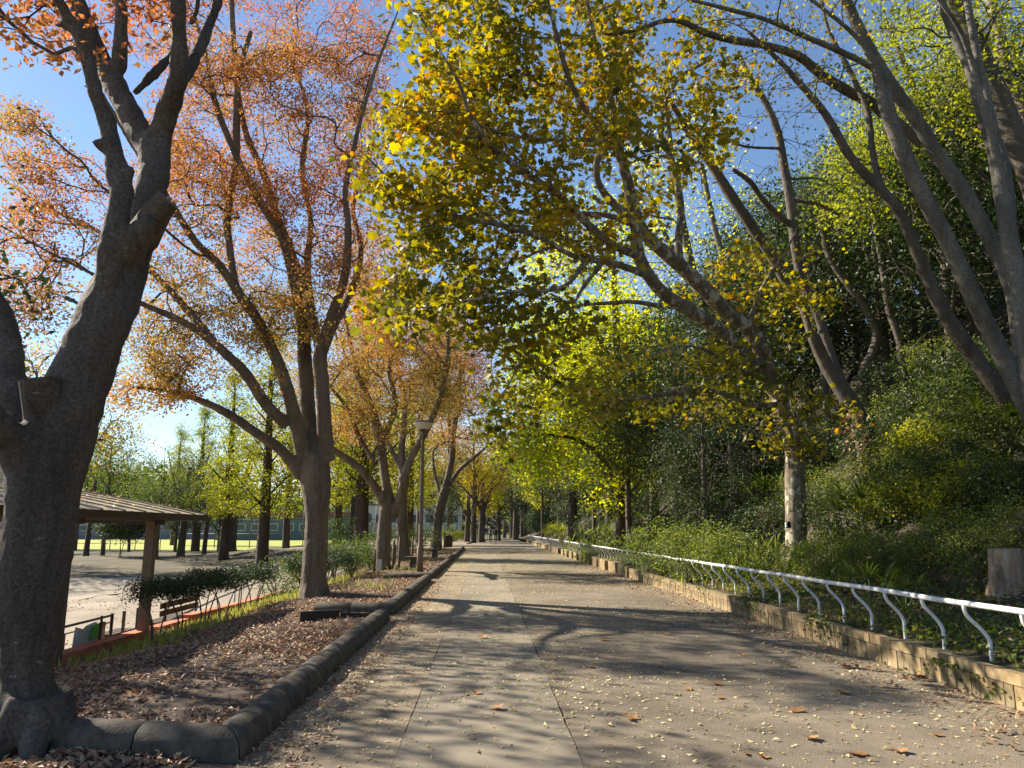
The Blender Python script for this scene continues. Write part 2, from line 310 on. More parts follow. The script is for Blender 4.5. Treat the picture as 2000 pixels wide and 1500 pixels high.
# ------------------------------------------------------------------ branch growth
def px_limb(rows):            # rows (px, py, D, r_px) -> rows (x,y,z,r_m)
    out = []
    for a, b, d, rp in rows:
        q = at(a, b, d); v = ray(a, b); cosx = 1 / math.hypot(1, (a - 1000) / F); out.append([*q, rp * np.linalg.norm(q - CP) / np.linalg.norm(v) / F * cosx])
    return np.array(out)
def grow(limbs, attract, seed=1, step=.35, tip=.006, expo=.5, rmax=.14, pathw=.12, sag=.0, K=4, curl=.12, minr=0.0):
    r = np.random.default_rng(seed); pos = []; rad = []; par = []; ln = []; dr = []
    for li, L in enumerate(limbs):
        S = cmr(L, .22); st = len(pos)
        if li == 0: p0 = -1
        else: p0 = int(np.argmin(np.sum((np.array(pos) - S[0, :3]) ** 2, 1)))
        for i, q in enumerate(S):
            pos.append(q[:3]); rad.append(q[3]); par.append(p0 if i == 0 else len(pos) - 2)
            d = (S[min(i + 1, len(S) - 1), :3] - S[max(i - 1, 0), :3]); dr.append(d / (np.linalg.norm(d) + 1e-9))
            ln.append(0 if p0 < 0 and i == 0 else ln[par[-1]] + .22)
    nfix = len(pos); cap = nfix + len(attract) * 14 + 10
    PO = np.zeros((cap, 3)); PO[:nfix] = pos; RA = np.zeros(cap); RA[:nfix] = rad; PA = np.full(cap, -1, int); PA[:nfix] = par
    LN = np.zeros(cap); LN[:nfix] = ln; DR = np.zeros((cap, 3)); DR[:nfix] = dr; CT = np.zeros(cap)
    PEN = np.zeros(cap); PEN[:nfix] = np.where(RA[:nfix] > rmax, 3 + 0 * RA[:nfix], 0)
    n = nfix; A = np.asarray(attract)
    d0 = np.array([np.min(np.sum((PO[:nfix] - a) ** 2, 1)) for a in A]); order = np.argsort(d0)
    tw = []; anc = []; ancd = []
    for ai in order:
        a = A[ai]; dv = a - PO[:n]; dd = np.sqrt(np.sum(dv * dv, 1)); al = np.sum(dv * DR[:n], 1) / (dd + 1e-6)
        cost = dd * (1.25 - .35 * al) + pathw * LN[:n] + PEN[:n]; j = int(np.argmin(cost)); d = dd[j]
        if d < .08: continue
        m = min(12, max(2, int(d / step) + 1)); t = np.linspace(0, 1, m + 1)[:, None]
        p0 = PO[j]; p1 = p0 + DR[j] * d * .38; p2 = a + np.array([0, 0, sag]) * d - (a - p0) * .25
        C = (1 - t) ** 3 * p0 + 3 * (1 - t) ** 2 * t * p1 + 3 * (1 - t) * t * t * p2 + t ** 3 * a
        C[1:-1] += r.normal(0, curl * d / m * .5, (m - 1, 3))
        idx = [j]
        for i in range(1, m + 1):
            PO[n] = C[i]; PA[n] = idx[-1]; dd_ = C[i] - C[i - 1]; DR[n] = dd_ / (np.linalg.norm(dd_) + 1e-9); LN[n] = LN[idx[-1]] + d / m
            idx.append(n); n += 1
        tw.append(idx); k = idx[-1]
        while k >= 0 and k >= nfix or (k >= 0 and k < nfix): CT[k] += 1; k = PA[k]
        for i in range(max(1, m // 3), m + 1): anc.append(C[i]); ancd.append(DR[idx[i]])
    RA[nfix:n] = tip * np.maximum(CT[nfix:n], 1) ** expo
    buf = Buf()
    for idx in tw:
        rr = RA[idx].copy(); rr[0] = min(RA[idx[0]], rr[1] * 1.15); 
        if RA[idx[0]] > 0: rr = np.minimum(rr, RA[idx[0]] * .9)
        rr[-1] = min(rr[-1], tip * .8) if CT[idx[-1]] <= 1 else rr[-1]
        tube(buf, PO[idx], np.maximum(rr, minr), K if rr[1] > tip * 2.5 else 3, cap=False)
    return buf, np.array(anc), np.array(ancd)
def blob(r, px, py, rx, ry, D0, D1, n, gap=-2., f=1.2, s=0.):
    out = []; k = 0
    while len(out) < n and k < 40:
        k += 1; a = r.uniform(0, 2 * np.pi, n); q = np.sqrt(r.uniform(0, 1, n)); D = r.uniform(D0, D1, n)
        P = np.array([at(px + rx * q_ * math.cos(a_), py + ry * q_ * math.sin(a_), d_) for q_, a_, d_ in zip(q, a, D)])
        out += list(P[n3(P, f, s) > gap])
    return np.array(out[:n])
def ell(r, c, rad, n, gap=-2., f=1.2, s=0., shell=.0):
    v = unit(r.normal(size=(n * 4, 3))); q = np.maximum(r.uniform(0, 1, n * 4), shell) ** (1 / 2.2); P = np.array(c) + v * q[:, None] * np.array(rad)
    return P[n3(P, f, s) > gap][:n]
def limb_mesh(name, limbs, mat, parent, K=10, voxel=None, disp=0., smooth_it=6, step=.2):
    B = Buf()
    for L in limbs:
        S = cmr(L, step); tube(B, S[:, :3], S[:, 3], K, True)
    o = obj(name, B, mat, parent, smooth=True)
    if voxel:
        m = o.modifiers.new('merge', 'REMESH'); m.mode = 'VOXEL'; m.voxel_size = voxel; m.use_smooth_shade = True
        if smooth_it: s = o.modifiers.new('soften', 'SMOOTH'); s.factor = .6; s.iterations = smooth_it
        if disp:
            tx = bpy.data.textures.get('bark_lumps') or bpy.data.textures.new('bark_lumps', 'CLOUDS'); tx.noise_scale = .16; tx.noise_depth = 3
            d = o.modifiers.new('lumps', 'DISPLACE'); d.texture = tx; d.strength = disp; d.texture_coords = 'LOCAL'; d.mid_level = .5
    return o
def flare(base, r0, n=6, spread=1.9, seed=0, h=.5, zf=None):
    """short root buttresses running out of a trunk foot"""
    r = np.random.default_rng(seed); out = []
    for k in range(n):
        a = 2 * math.pi * (k + r.uniform(-.25, .25)) / n; L = r0 * spread * r.uniform(.8, 1.2); c, s = math.cos(a), math.sin(a); b = np.array(base)
        out.append(np.array([[b[0] + c * r0 * .45, b[1] + s * r0 * .45, b[2] + h, r0 * .42], [b[0] + c * r0 * .85, b[1] + s * r0 * .85, b[2] + h * .28, r0 * .36],
                             [b[0] + c * L * .75, b[1] + s * L * .75, b[2] + .02, r0 * .26], [b[0] + c * L, b[1] + s * L, b[2] - .12, r0 * .16]]))
    return out
# ================================================================== THE SETTING
def sst(a, b, x): t = np.clip((x - a) / (b - a), 0, 1); return t * t * (3 - 2 * t)
def H(x, y):
    x = np.asarray(x, float); y = np.asarray(y, float)
    left = -.5 * sst(-3.6, -6.2, x) * (1 - sst(30, 50, y)) * (1 if True else 0)
    e1 = np.where(y < 24.5, -6.42, -6.42 - 3.5 * sst(24.5, 30, y) - 8 * sst(50, 62, y)); wd = np.where(y < 24.5, .12, .12 + 4 * sst(24.5, 30, y))
    drop = sst(0, 1, (e1 - x) / wd)
    left = left * (1 - drop) - .9 * drop
    mound = .35 * sst(52, 60, y) * (1 - sst(76, 86, y)) * drop * (.6 + .4 * np.sin(x * .21 + 1))
    z = left + mound
    am = 1 - .45 * sst(60, 115, y)
    sl = np.where(x > 4.55, .28 + .24 * np.clip(x - 4.75, 0, 1.75) + am * .78 * np.clip(x - 6.4, 0, 17) + am * .25 * np.clip(x - 23.4, 0, 40), 0)
    sl = sl * (1 - sst(118, 128, y)) 
    z = np.where(x > 4.55, sl, z)
    nz = .035 * np.sin(x * 2.1 + 1.3 * np.sin(y * 1.7)) + .025 * np.sin(y * 2.9 + x)
    k = np.where(x > 4.55, np.clip((x - 4.6) / 1.5, 0, 3), np.clip((-1.9 - x) / 1.5, 0, 1))
    return z + nz * k
def sheet(name, xs, ys, mat, zoff=0., label=None, hf=H):
    X, Y = np.meshgrid(xs, ys); Z = hf(X, Y) + zoff; V = np.stack([X, Y, Z], -1).reshape(-1, 3); n = len(xs)
    i = (np.arange(len(ys) - 1)[:, None] * n + np.arange(n - 1)[None, :]).ravel()
    B = Buf(); B.add(V, np.stack([i, i + 1, i + n + 1, i + n], -1)); return tag(obj(name, B, mat, smooth=True), kind='structure')
# --- ground materials
def mat_asphalt(name, cols, agg=150, aggc=((.7, .68, .62), (1.35, 1.3, 1.2)), patch=1.1, bs=.5):
    m, n, l, b = new_mat(name); co = coords(n, l)
    t = noise(n, l, co, patch, 6, .7); r = ramp(n, cols, [.3, .5, .7]); l.new(t.outputs['Fac'], r.inputs[0])
    g = noise(n, l, co, agg, 2, .8); gr = ramp(n, [aggc[0], aggc[1]], [.36, .64]); l.new(g.outputs['Fac'], gr.inputs[0])
    c = mixc(n, l, 1.0, r.outputs[0], gr.outputs[0], 'MULTIPLY')
    s = noise(n, l, co, 55, 3, .6); sr = ramp(n, [(0, 0, 0), (1, 1, 1)], [.62, .70]); l.new(s.outputs['Fac'], sr.inputs[0])
    fm = n.new('ShaderNodeMath'); fm.operation = 'MULTIPLY'; l.new(sr.outputs[0], fm.inputs[0]); fm.inputs[1].default_value = .5
    c = mixc(n, l, fm.outputs[0], c, (.46, .38, .26))
    l.new(c, b.inputs['Base Color']); b.inputs['Roughness'].default_value = .82; b.inputs['Specular IOR Level'].default_value = .35
    st = noise(n, l, co, .45, 5, .65, .6); sr2 = ramp(n, [(.72, .70, .68), (1.08, 1.06, 1.03)], [.36, .6]); l.new(st.outputs['Fac'], sr2.inputs[0])
    l.new(mixc(n, l, 1.0, c, sr2.outputs[0], 'MULTIPLY'), b.inputs['Base Color'])
    bump(n, l, b, g.outputs['Fac'], bs, .008); return m
M['path_l'] = mat_asphalt('path_tan_asphalt', [(.21, .175, .130), (.26, .22, .165), (.31, .265, .20)], 110)
M['path_c'] = mat_asphalt('path_smooth_asphalt', [(.205, .180, .140), (.235, .208, .163), (.27, .24, .19)], 190, ((.85, .84, .8), (1.15, 1.13, 1.08)), bs=.3)
M['path_r'] = mat_asphalt('path_coarse_asphalt', [(.155, .135, .108), (.20, .176, .142), (.245, .218, .177)], 95, ((.5, .48, .44), (1.5, 1.42, 1.3)), bs=.7)
M['soil'] = mat_noisy('planting_soil', [(.055, .036, .025), (.095, .066, .046), (.14, .10, .07)], 3, 45, .8, .02)
M['hillsoil'] = mat_noisy('hillside_soil', [(.03, .025, .015), (.06, .05, .028), (.09, .075, .04)], 2, 30, .8, .03)
M['court'] = mat_noisy('packed_dirt', [(.20, .165, .12), (.28, .235, .175), (.34, .29, .22)], .6, 14, .5, .03)
M['lawn'] = mat_noisy('lawn_grass', [(.22, .26, .04), (.32, .34, .05), (.40, .39, .07)], .25, 5, .3, .02)
M['grove'] = mat_noisy('grove_soil', [(.05, .045, .022), (.09, .075, .04), (.14, .115, .065)], .5, 10, .8, .04)
M['far'] = mat_noisy('far_ground', [(.08, .08, .03), (.14, .12, .06)], .1, 2, .3, .02)
M['pale'] = mat_noisy('plaza_dirt', [(.24, .19, .13), (.32, .26, .18)], .8, 14, .5, .02)
tag(sheet('ground', np.array([-1500, -400, -160, 100, 400, 1500.]), np.array([-300, -30, 200, 500, 1500, 2500.]), M['far'], hf=lambda x, y: x * 0 - 1.3))
sheet('planting_strip', np.linspace(-6.62, -1.62, 41), np.linspace(-6, 24.4, 110), M['soil'])
sheet('sports_court', np.linspace(-14, -6.6, 20), np.linspace(24.4, 41, 40), M['court'])
sheet('grove_ground', np.linspace(-14, -6.6, 20), np.linspace(41, 62, 40), M['grove'])
sheet('planting_strip', np.linspace(-6.6, -1.62, 40), np.concatenate([np.linspace(24.4, 30, 20), np.linspace(30.5, 62, 40)]), M['soil'])
sheet('plaza', np.linspace(-16, -1.62, 20), np.linspace(62, 135, 30), M['pale'])
sheet('sports_court', np.concatenate([np.linspace(-160, -20, 30), np.linspace(-19, -13.9, 8)]), np.linspace(-25, 41, 40), M['court'], -.003)
sheet('grove_ground', np.concatenate([np.linspace(-160, -20, 30), np.linspace(-19, -13.9, 8)]), np.linspace(41, 92, 40), M['grove'], -.003)
sheet('sports_court', np.linspace(-13.9, -6.6, 16), np.linspace(-25, 24.4, 60), M['court'], -.003)
sheet('lawn', np.linspace(-160, -15.9, 20), np.linspace(92, 185, 20), M['lawn'], hf=lambda x, y: -.86 + 0 * x)
bank = sheet('hillside', np.concatenate([np.linspace(4.56, 9, 30), np.linspace(9.3, 26, 40), np.linspace(27, 70, 20)]), np.concatenate([np.linspace(-6, 40, 110), np.linspace(41, 135, 60)]), M['hillsoil'])
sheet('path_base', np.linspace(-1.62, 4.57, 4), np.linspace(-4, 118, 30), M['soil'], -.012, hf=lambda x, y: x * 0)
sheet('far_ground', np.linspace(-16, 30, 14), np.linspace(117, 260, 20), M['far'], -.01, hf=lambda x, y: x * 0)
def strip(name, xl, xr, y0, y1, mat, z=0., jl=0, jr=0, seed=0):
    r = np.random.default_rng(seed); ys = np.concatenate([np.arange(y0, 20, .12), np.arange(20, y1 + 1, 1.)]); n = len(ys)
    wob = lambda k, s: k * (.6 * np.sin(ys * 1.9 + s) + .4 * np.sin(ys * 5.3 + 2 * s) + r.normal(0, .35, n))
    A = np.stack([xl + wob(jl, 1), ys, np.full(n, z)], -1); Bv = np.stack([xr + wob(jr, 4), ys, np.full(n, z)], -1)
    A2 = A - [0, 0, .03]; B2 = Bv - [0, 0, .03]
    Bf = Buf(); Bf.add(np.vstack([A, Bv, A2, B2])); i = np.arange(n - 1)
    Bf.q = [np.concatenate([np.stack([i, i + n, i + n + 1, i + 1], -1), np.stack([i + 2 * n, i, i + 1, i + 2 * n + 1], -1), np.stack([i + n, i + 3 * n, i + 3 * n + 1, i + n + 1], -1)])]
    return tag(obj(name, Bf, mat), kind='structure')
strip('path', -1.61, -.603, -3, 117, M['path_l'], 0., 0, .004, 1)
strip('path', -.597, .636, -3, 117, M['path_c'], .001, .003, .006, 2)
strip('path', .647, 4.56, -3, 117, M['path_r'], 0., .007, 0, 3)
# --- gutter pavers by the wall
def mat_paver():
    m, n, l, b = new_mat('gutter_pavers'); co = coords(n, l); t = n.new('ShaderNodeTexBrick'); t.inputs['Scale'].default_value = 1
    t.inputs['Brick Width'].default_value = .10; t.inputs['Row Height'].default_value = .05; t.inputs['Mortar Size'].default_value = .006
    t.inputs['Color1'].default_value = (.20, .155, .10, 1); t.inputs['Color2'].default_value = (.26, .21, .14, 1); t.inputs['Mortar'].default_value = (.05, .04, .03, 1)
    l.new(co, t.inputs['Vector']); g = noise(n, l, co, 30, 4); c = mixc(n, l, .5, t.outputs['Color'], g.outputs['Color'], 'SOFT_LIGHT')
    l.new(c, b.inputs['Base Color']); b.inputs['Roughness'].default_value = .85; bump(n, l, b, t.outputs['Fac'], -.6, .01); return m
strip('gutter', 4.0, 4.49, 4, 24, mat_paver(), .006, .01, 0, 5)

# --- round-topped concrete kerbs (left edge of the path)
KW, KH = .145, .20
def kerb_piece(a, b, na=None, nb=None, gap=.007):
    """half-round bar from a to b; na, nb: plan normals of the end planes"""
    a = np.array(a, float); b = np.array(b, float); d = (b - a)[:2]; L = np.linalg.norm(d); d = d / L; s = np.array([d[1], -d[0]])
    prof = [(-KW, -.08), (-KW, .07)] + [(-KW * math.cos(t), .07 + (KH - .07) * math.sin(t)) for t in np.linspace(.25, math.pi - .25, 9)] + [(KW, .07), (KW, -.08)]
    rows = []
    for t, nn, sg in ((0, na, 1), (L, nb, -1)):
        for inset, sc in ((gap, .955), (gap + .02, 1.)) if sg > 0 else ((gap + .02, 1.), (gap, .955)):
            ring = []
            for px_, pz in prof:
                px2 = px_ * sc; pz2 = pz * (sc if pz > 0 else 1)
                off = 0
                if nn is not None: off = -px2 * (np.dot(s, nn) / np.dot(d, nn))
                q = a[:2] + d * (t + sg * inset + off) + s * px2; zz = a[2] + (b[2] - a[2]) * t / L
                ring.append([q[0], q[1], zz + pz2])
            rows.append(ring)
    V = np.array(rows).reshape(-1, 3); K = len(prof); B = Buf(); Q = []
    for i in range(3):
        for j in range(K): Q.append([i * K + j, i * K + (j + 1) % K, (i + 1) * K + (j + 1) % K, (i + 1) * K + j])
    V = np.vstack([V, V[:K].mean(0), V[3 * K:].mean(0)]); T = [[(j + 1) % K, j, 4 * K] for j in range(K)] + [[3 * K + j, 3 * K + (j + 1) % K, 4 * K + 1] for j in range(K)]
    B.add(V, Q, T); return B
def kerb_run(label, pts, seg=.6, name='concrete_kerb', maxn=300, segs=None):
    loc = (*pts[0][:2], 0); t = thing(name, label, 'kerb', loc, group='round concrete kerbs along the left edge of the path'); P = [np.array(p, float) for p in pts]; n = 0
    for i in range(len(P) - 1):
        a, b = P[i], P[i + 1]; L = np.linalg.norm((b - a)[:2]); k = max(1, round(L / (segs[i] if segs else seg))); d = (b - a)[:2] / L
        def mitre(j):
            if j <= 0 or j >= len(P) - 1: return None
            u = (P[j] - P[j - 1])[:2]; v = (P[j + 1] - P[j])[:2]; q = u / np.linalg.norm(u) + v / np.linalg.norm(v); return q / np.linalg.norm(q)
        for s in range(k):
            p0 = a + (b - a) * s / k; p1 = a + (b - a) * (s + 1) / k; p0 = p0 + [0, 0, random.uniform(-.006, .006)]; p1 = p1 + [0, 0, random.uniform(-.006, .006)]
            B = kerb_piece(p0, p1, mitre(i) if s == 0 else None, mitre(i + 1) if s == k - 1 else None)
            o = obj('kerb_stone', B, M['conc'], t, smooth=True); o.data.set_sharp_from_angle(angle=R(40)); n += 1
    return t
KX = -1.74
kerb_run('nearest round concrete kerb, bent at the corner beside the big foreground trunk', [(-2.95, 5.86, .0), (KX, 5.62, 0), (KX, 13.4, 0)], .6)
kerb_run('round concrete kerb starting behind the dark plank, below the second tree', [(-3.1, 14.8, -.01), (KX - .02, 14.5, 0), (KX, 23.4, 0)], .62)
kerb_run('round concrete kerb whose short arm ends beside the lamp post', [(-3.15, 25.0, -.02), (KX, 24.6, 0), (KX, 60, 0)], 1.0)
kerb_run('low dark kerb curving round the far left corner of the path', [(-1.9, 82, -.06), (-1.6, 90, -.06), (-.8, 102, -.06), (.3, 111, -.06), (3, 115, -.06), (8.5, 116.5, -.06)], 1.5)
# dark plank set on edge in front of the second kerb arm
B = Buf(); a = gz(585, 1213, -.02); b_ = gz(662, 1208, -.02); beam(B, [a[0], a[1], .05], [b_[0], b_[1], .045], .05, .17)
t = thing('edging_board', 'low dark timber board on edge in front of the second kerb arm', 'board', (a[0], a[1], 0))
obj('plank', B, M['darkwood'], t, bevel=.006)
B = Buf(); beam(B, [b_[0] + .02, b_[1] + .01, .02], [KX - .12, 13.95, .0], .05, .13); obj('plank', B, M['darkwood'], t, bevel=.006)

# --- right-hand brick retaining wall
def brick_mat():
    m = M['brick']; n = m.node_tree.nodes; l = m.node_tree.links; b = n['Principled BSDF']; oi = n.new('ShaderNodeObjectInfo')
    r = ramp(n, [(.72, .74, .72), (1.0, .96, .9), (1.2, 1.1, .95)]); l.new(oi.outputs['Random'], r.inputs[0]); src = b.inputs['Base Color'].links[0].from_socket
    l.new(mixc(n, l, 1.0, src, r.outputs[0], 'MULTIPLY'), b.inputs['Base Color'])
brick_mat()
rw = thing('retaining_wall', 'low two-course sandy brick wall along the right edge of the path', 'wall', (4.56, 4.2, 0))
B = Buf(); box(B, (4.60, 14.4, .12), (.10, 20.6, .30)); obj('wall_core', B, M['stone'], rw)
def brick_mesh(wd, ht, dp):
    B = Buf(); box(B, (0, 0, 0), (dp, wd - .007, ht - .007)); return B.mesh('brick', smooth=False)
bm1 = [brick_mesh(.118, .195, .09 + k * .004) for k in range(3)]; bm2 = [brick_mesh(.236, .105, .095 + k * .004) for k in range(3)]
for m_ in bm1 + bm2: m_.materials.append(M['brick'])
y = 4.3
while y < 24.6:
    for wd, z0, ht, ms, cnt in ((.118, 0, .195, bm1, 2), (.236, .195, .105, bm2, 1)):
        for c in range(cnt):
            o = bpy.data.objects.new('brick', random.choice(ms)); COL.objects.link(o); o.parent = rw
            o.location = (4.545 + random.uniform(-.006, .006) - 4.56, y + wd * (c + .5) - 4.2, z0 + ht / 2 + random.uniform(-.002, .002)); o.rotation_euler = (0, random.uniform(-.01, .01), random.uniform(-.02, .02))
    y += .236
rw2 = thing('retaining_wall', 'stepped grey-brown block wall under the farther half of the near railing', 'wall', (4.6, 24.8, 0))
y = 24.75; k = 0
while y < 46.5:
    L = 1.15; xo = (.0, .10, .02, .13)[k % 4]; B = Buf(); box(B, (4.56 + xo + .0, y + L / 2, .16), (.26, L - .02, .36 + .03 * (k % 3)))
    obj('block', B, M['brick'], rw2, bevel=.01); y += L; k += 1
rw3 = thing('retaining_wall', 'low pale wall under the farthest white railing', 'wall', (4.9, 50, 0))
y = 49.6; k = 0
while y < 91:
    L = 1.8; xo = 4.66 + (y - 49) / 42 * .25; B = Buf(); box(B, (xo, y + L / 2, .14), (.25, L - .02, .38)); obj('block', B, M['brick'], rw3, bevel=.01); y += L

# --- white railings with S-bent posts
def railing(label, x0, y0, x1, y1, sp, zb=.28, hh=.53, lead=0.):
    t = thing('handrail', label, 'railing', (x0, y0, zb), group='white tubular railings on the right wall')
    L = math.hypot(x1 - x0, y1 - y0); n = int(L / sp); d = np.array([(x1 - x0) / L, (y1 - y0) / L, 0]); s = np.array([-d[1], d[0], 0])
    B = Buf(); P = []
    for i in range(0, n * 2 + 1): P.append(np.array([x0, y0, zb + hh]) + d * (i * sp / 2) + s * .205 + [0, 0, .004 * math.sin(i * .9)])
    P[0] = P[0] - d * lead; P = np.array(P); tube(B, P, .027, 10); o = obj('rail', B, M['steel'], t, smooth=True)
    pb = Buf(); Q = np.array([[0, 0, -.25], [0, 0, .12], [0, 0, .19], [.035, 0, .26], [.10, 0, .335], [.17, 0, .405], [.20, 0, .46], [.205, 0, hh - .01]])
    Q = np.stack([Q[:, 0] * s[0], Q[:, 0] * s[1], Q[:, 2]], -1); C = cmr(np.hstack([Q, np.full((len(Q), 1), .02)]), .045); tube(pb, C[:, :3], .0195, 8)
    me = pb.mesh('post', smooth=True); me.materials.append(M['steel'])
    for i in range(n + 1):
        p = bpy.data.objects.new('post', me); COL.objects.link(p); p.parent = t; q = d * i * sp; p.location = (q[0], q[1], random.uniform(-.01, .01)); p.rotation_euler = (random.gauss(0, .01), random.gauss(0, .012), random.gauss(0, .06))
    return t
railing('long white tubular railing with S-bent posts, the nearer of the two', 4.75, 5.9, 4.85, 46.6, .76)
railing('shorter white railing with bent posts, farther off beyond the gap', 4.86, 50.0, 5.1, 91, .9)

# --- red-painted low edging beside the court
re = thing('red_edging', 'weathered red-painted concrete edging between planting strip and dirt court', 'edging', (-6.45, 10, -.5))
for a, b_, zo in (((-6.52, 7.2, -.42), (-6.50, 15.5, -.44), 0), ((-6.50, 15.9, -.45), (-6.46, 17.9, -.45), 0), ((-6.42, 17.4, -.38), (-6.27, 20.8, -.40), 0), ((-6.27, 20.83, -.40), (-6.18, 24.4, -.42), 0)):
    B = Buf(); beam(B, a, b_, .26, .15); obj('edging_slab', B, M['red'], re, bevel=.012)
B = Buf(); beam(B, (-6.56, 6.5, -.72), (-6.30, 24.4, -.72), .16, .46); obj('retaining_face', B, M['stone'], re)

# --- scattered litter, grass and ground cover (uncountable: one object each)
def scat(n, x0, x1, y0, y1, r, dens=None, pw=1.0):
    x = r.uniform(x0, x1, n); u = r.uniform(0, 1, n); y = y0 + (y1 - y0) * u ** pw
    if dens is not None: k = r.uniform(0, 1, n) < dens(x, y); x, y = x[k], y[k]
    return x, y
def lay(name, x, y, z, size, hue, mat, r, tpl='leaf', flat=.25):
    N = len(x); P = np.stack([x, y, z], -1); az = r.uniform(0, 2 * np.pi, N); el = r.normal(.05, flat, N)
    a = np.stack([np.cos(az) * np.cos(el), np.sin(az) * np.cos(el), np.abs(np.sin(el))], -1); up = unit(np.array([0, 0, 1.]) + r.normal(0, flat, (N, 3)))
    b = unit(np.cross(up, a)); c = np.cross(a, b); flip = np.where(r.uniform(0, 1, N) < .5, -1, 1)[:, None]
    return leaves(name, P, size, hue, mat, tpl, frames=(a, b, c * flip * 2.0), kind='stuff')
r = np.random.default_rng(11)
pd = lambda x, y: np.clip(.28 + .35 * n3(np.stack([x, y, x * 0], -1), .9) + .55 * np.exp(-(x + 1.6) / .35) + .5 * np.exp(-(4.5 - x) / .6) + .25 * np.clip((y - 12) / 20, 0, 1) - .16 * (np.abs(x) < .62), .05, 1)
x, y = scat(66000, -1.58, 4.48, 3.6, 60, r, pd, 1.5)
tag(lay('path_litter', x, y, .006 + 0 * x, np.clip(r.lognormal(-3.45, .36, len(x)), .013, .09), r.beta(2, 1.6, len(x)), M['lf_path'], r, 'leaf', .16), 'small yellow and tan leaves strewn over the asphalt path', 'leaf litter')
sd_ = lambda x, y: np.clip(.62 + .5 * n3(np.stack([x, y, x * 0], -1), 1.3, 3) - .45 * np.exp(-((x + 2.5) ** 2 + (y - 7.2) ** 2) / .8), .05, 1)
x, y = scat(80000, -6.3, -1.9, 4.6, 27, r, sd_, 1.25)
tag(lay('planting_litter', x, y, H(x, y) + .012, r.uniform(.045, .085, len(x)), np.clip(r.beta(1.6, 1.6, len(x)), 0, 1), M['lf_litter'], r, 'leaf', .3), 'brown and reddish fallen leaves covering the planting strip soil', 'leaf litter')
x, y = scat(9000, -6.3, -1.9, 26, 62, r, None, 1.2)
tag(lay('planting_litter', x, y, H(x, y) + .012, r.uniform(.06, .12, len(x)), r.beta(1.8, 1.8, len(x)), M['lf_litter'], r, 'leaf', .3), 'fallen leaves on the planting strip beyond the lamp post', 'leaf litter')
x, y = scat(5000, 3.3, 4.48, 4.2, 40, r, lambda x, y: np.clip((x - 3.4) / 1.1, 0, 1) * (.5 + .5 * n3(np.stack([x, y, x], -1), 1.5)), 1.5)
tag(lay('gutter_litter', x, y, .02 + r.uniform(0, .02, len(x)), r.uniform(.04, .08, len(x)), r.beta(1.3, 2, len(x)), M['lf_litter'], r, 'leaf', .4), 'brown leaves drifted against the foot of the brick wall', 'leaf litter')
x, y = scat(2500, -1.6, -1.15, 4.2, 24, r, None, 1.3)
tag(lay('kerb_litter', x, y, .012 + 0 * x, r.uniform(.03, .06, len(x)), r.beta(2, 1.5, len(x)), M['lf_litter'], r, 'leaf', .3), 'leaves gathered along the path side of the round kerb', 'leaf litter')
x, y = scat(7000, -14, -6.8, 8, 40, r, lambda x, y: .35 + .4 * n3(np.stack([x, y, x * 0], -1), .5), 1.1)
tag(lay('court_litter', x, y, H(x, y) + .02, r.uniform(.05, .10, len(x)), r.beta(2.5, 1.5, len(x)), M['lf_litter'], r, 'leaf', .3), 'sparse dry leaves on the sunlit dirt court', 'leaf litter')
def grass(name, x, y, z, hgt, hue, label, cat='grass', mat='lf_grass', w=1.0):
    N = len(x); az = r.uniform(0, 2 * np.pi, N); el = r.uniform(.75, 1.5, N); a = np.stack([np.cos(az) * np.cos(el), np.sin(az) * np.cos(el), np.sin(el)], -1)
    b = unit(np.cross(r.normal(size=(N, 3)), a)); c = np.cross(a, b)
    return tag(leaves(name, np.stack([x, y, z], -1), hgt, hue, M[mat], 'blade', frames=(a, b * 1.6 * w, c), kind='stuff'), label, cat)
gd = lambda x, y: np.clip(1.2 * np.exp(-((x + 5.35) / .55) ** 2) * (.55 + .6 * n3(np.stack([x, y, x * 0], -1), 1.1, 5)), 0, 1)
x, y = scat(26000, -6.3, -4.4, 11.6, 30, r, gd)
grass('verge_grass', x, y, H(x, y), r.uniform(.10, .24, len(x)), .35 + .75 * r.beta(2.5, 1.6, len(x)), 'bright short grass at the feet of the clipped hedge')
x, y = scat(9000, -5.6, -2.4, 18, 60, r, lambda x, y: np.clip(.1 + .6 * n3(np.stack([x, y, x * 0], -1), .8, 2), 0, 1))
grass('verge_grass', x, y, H(x, y), r.uniform(.12, .34, len(x)), r.beta(2, 1.6, len(x)), 'grass and weeds between the trees of the left row', w=.5)
x, y = scat(30000, 4.68, 7.2, 4.2, 48, r, lambda x, y: np.clip(.45 + .6 * n3(np.stack([x, y, x * 0], -1), 1.2, 1), .05, 1), 1.6)
tag(lay('ground_cover', x, y, H(x, y) + r.uniform(.01, .13, len(x)), r.uniform(.04, .075, len(x)), .2 + .8 * r.beta(2, 1.7, len(x)), M['lf_mid'], r, 'wide', .5), 'low leafy ground cover on the bank behind the brick wall', 'ground cover')
x, y = scat(15000, 4.66, 7.4, 4.2, 60, r, lambda x, y: (np.hypot(x - 6.2, y - 9.1) > .75) * np.clip(.45 + .6 * n3(np.stack([x, y, x * 0], -1), 1.4, 8), .05, 1), 1.6)
grass('bank_grass', x, y, H(x, y), r.uniform(.06, .18, len(x)), .15 + .8 * r.beta(2, 1.8, len(x)), 'grass tufts on the bank behind the white railing', w=.6)
x, y = scat(9000, 4.7, 6.3, 4.2, 40, r, lambda x, y: np.clip(.4 + .9 * n3(np.stack([x, y, x * 0], -1), 1.1, 4), 0, 1), 1.4)
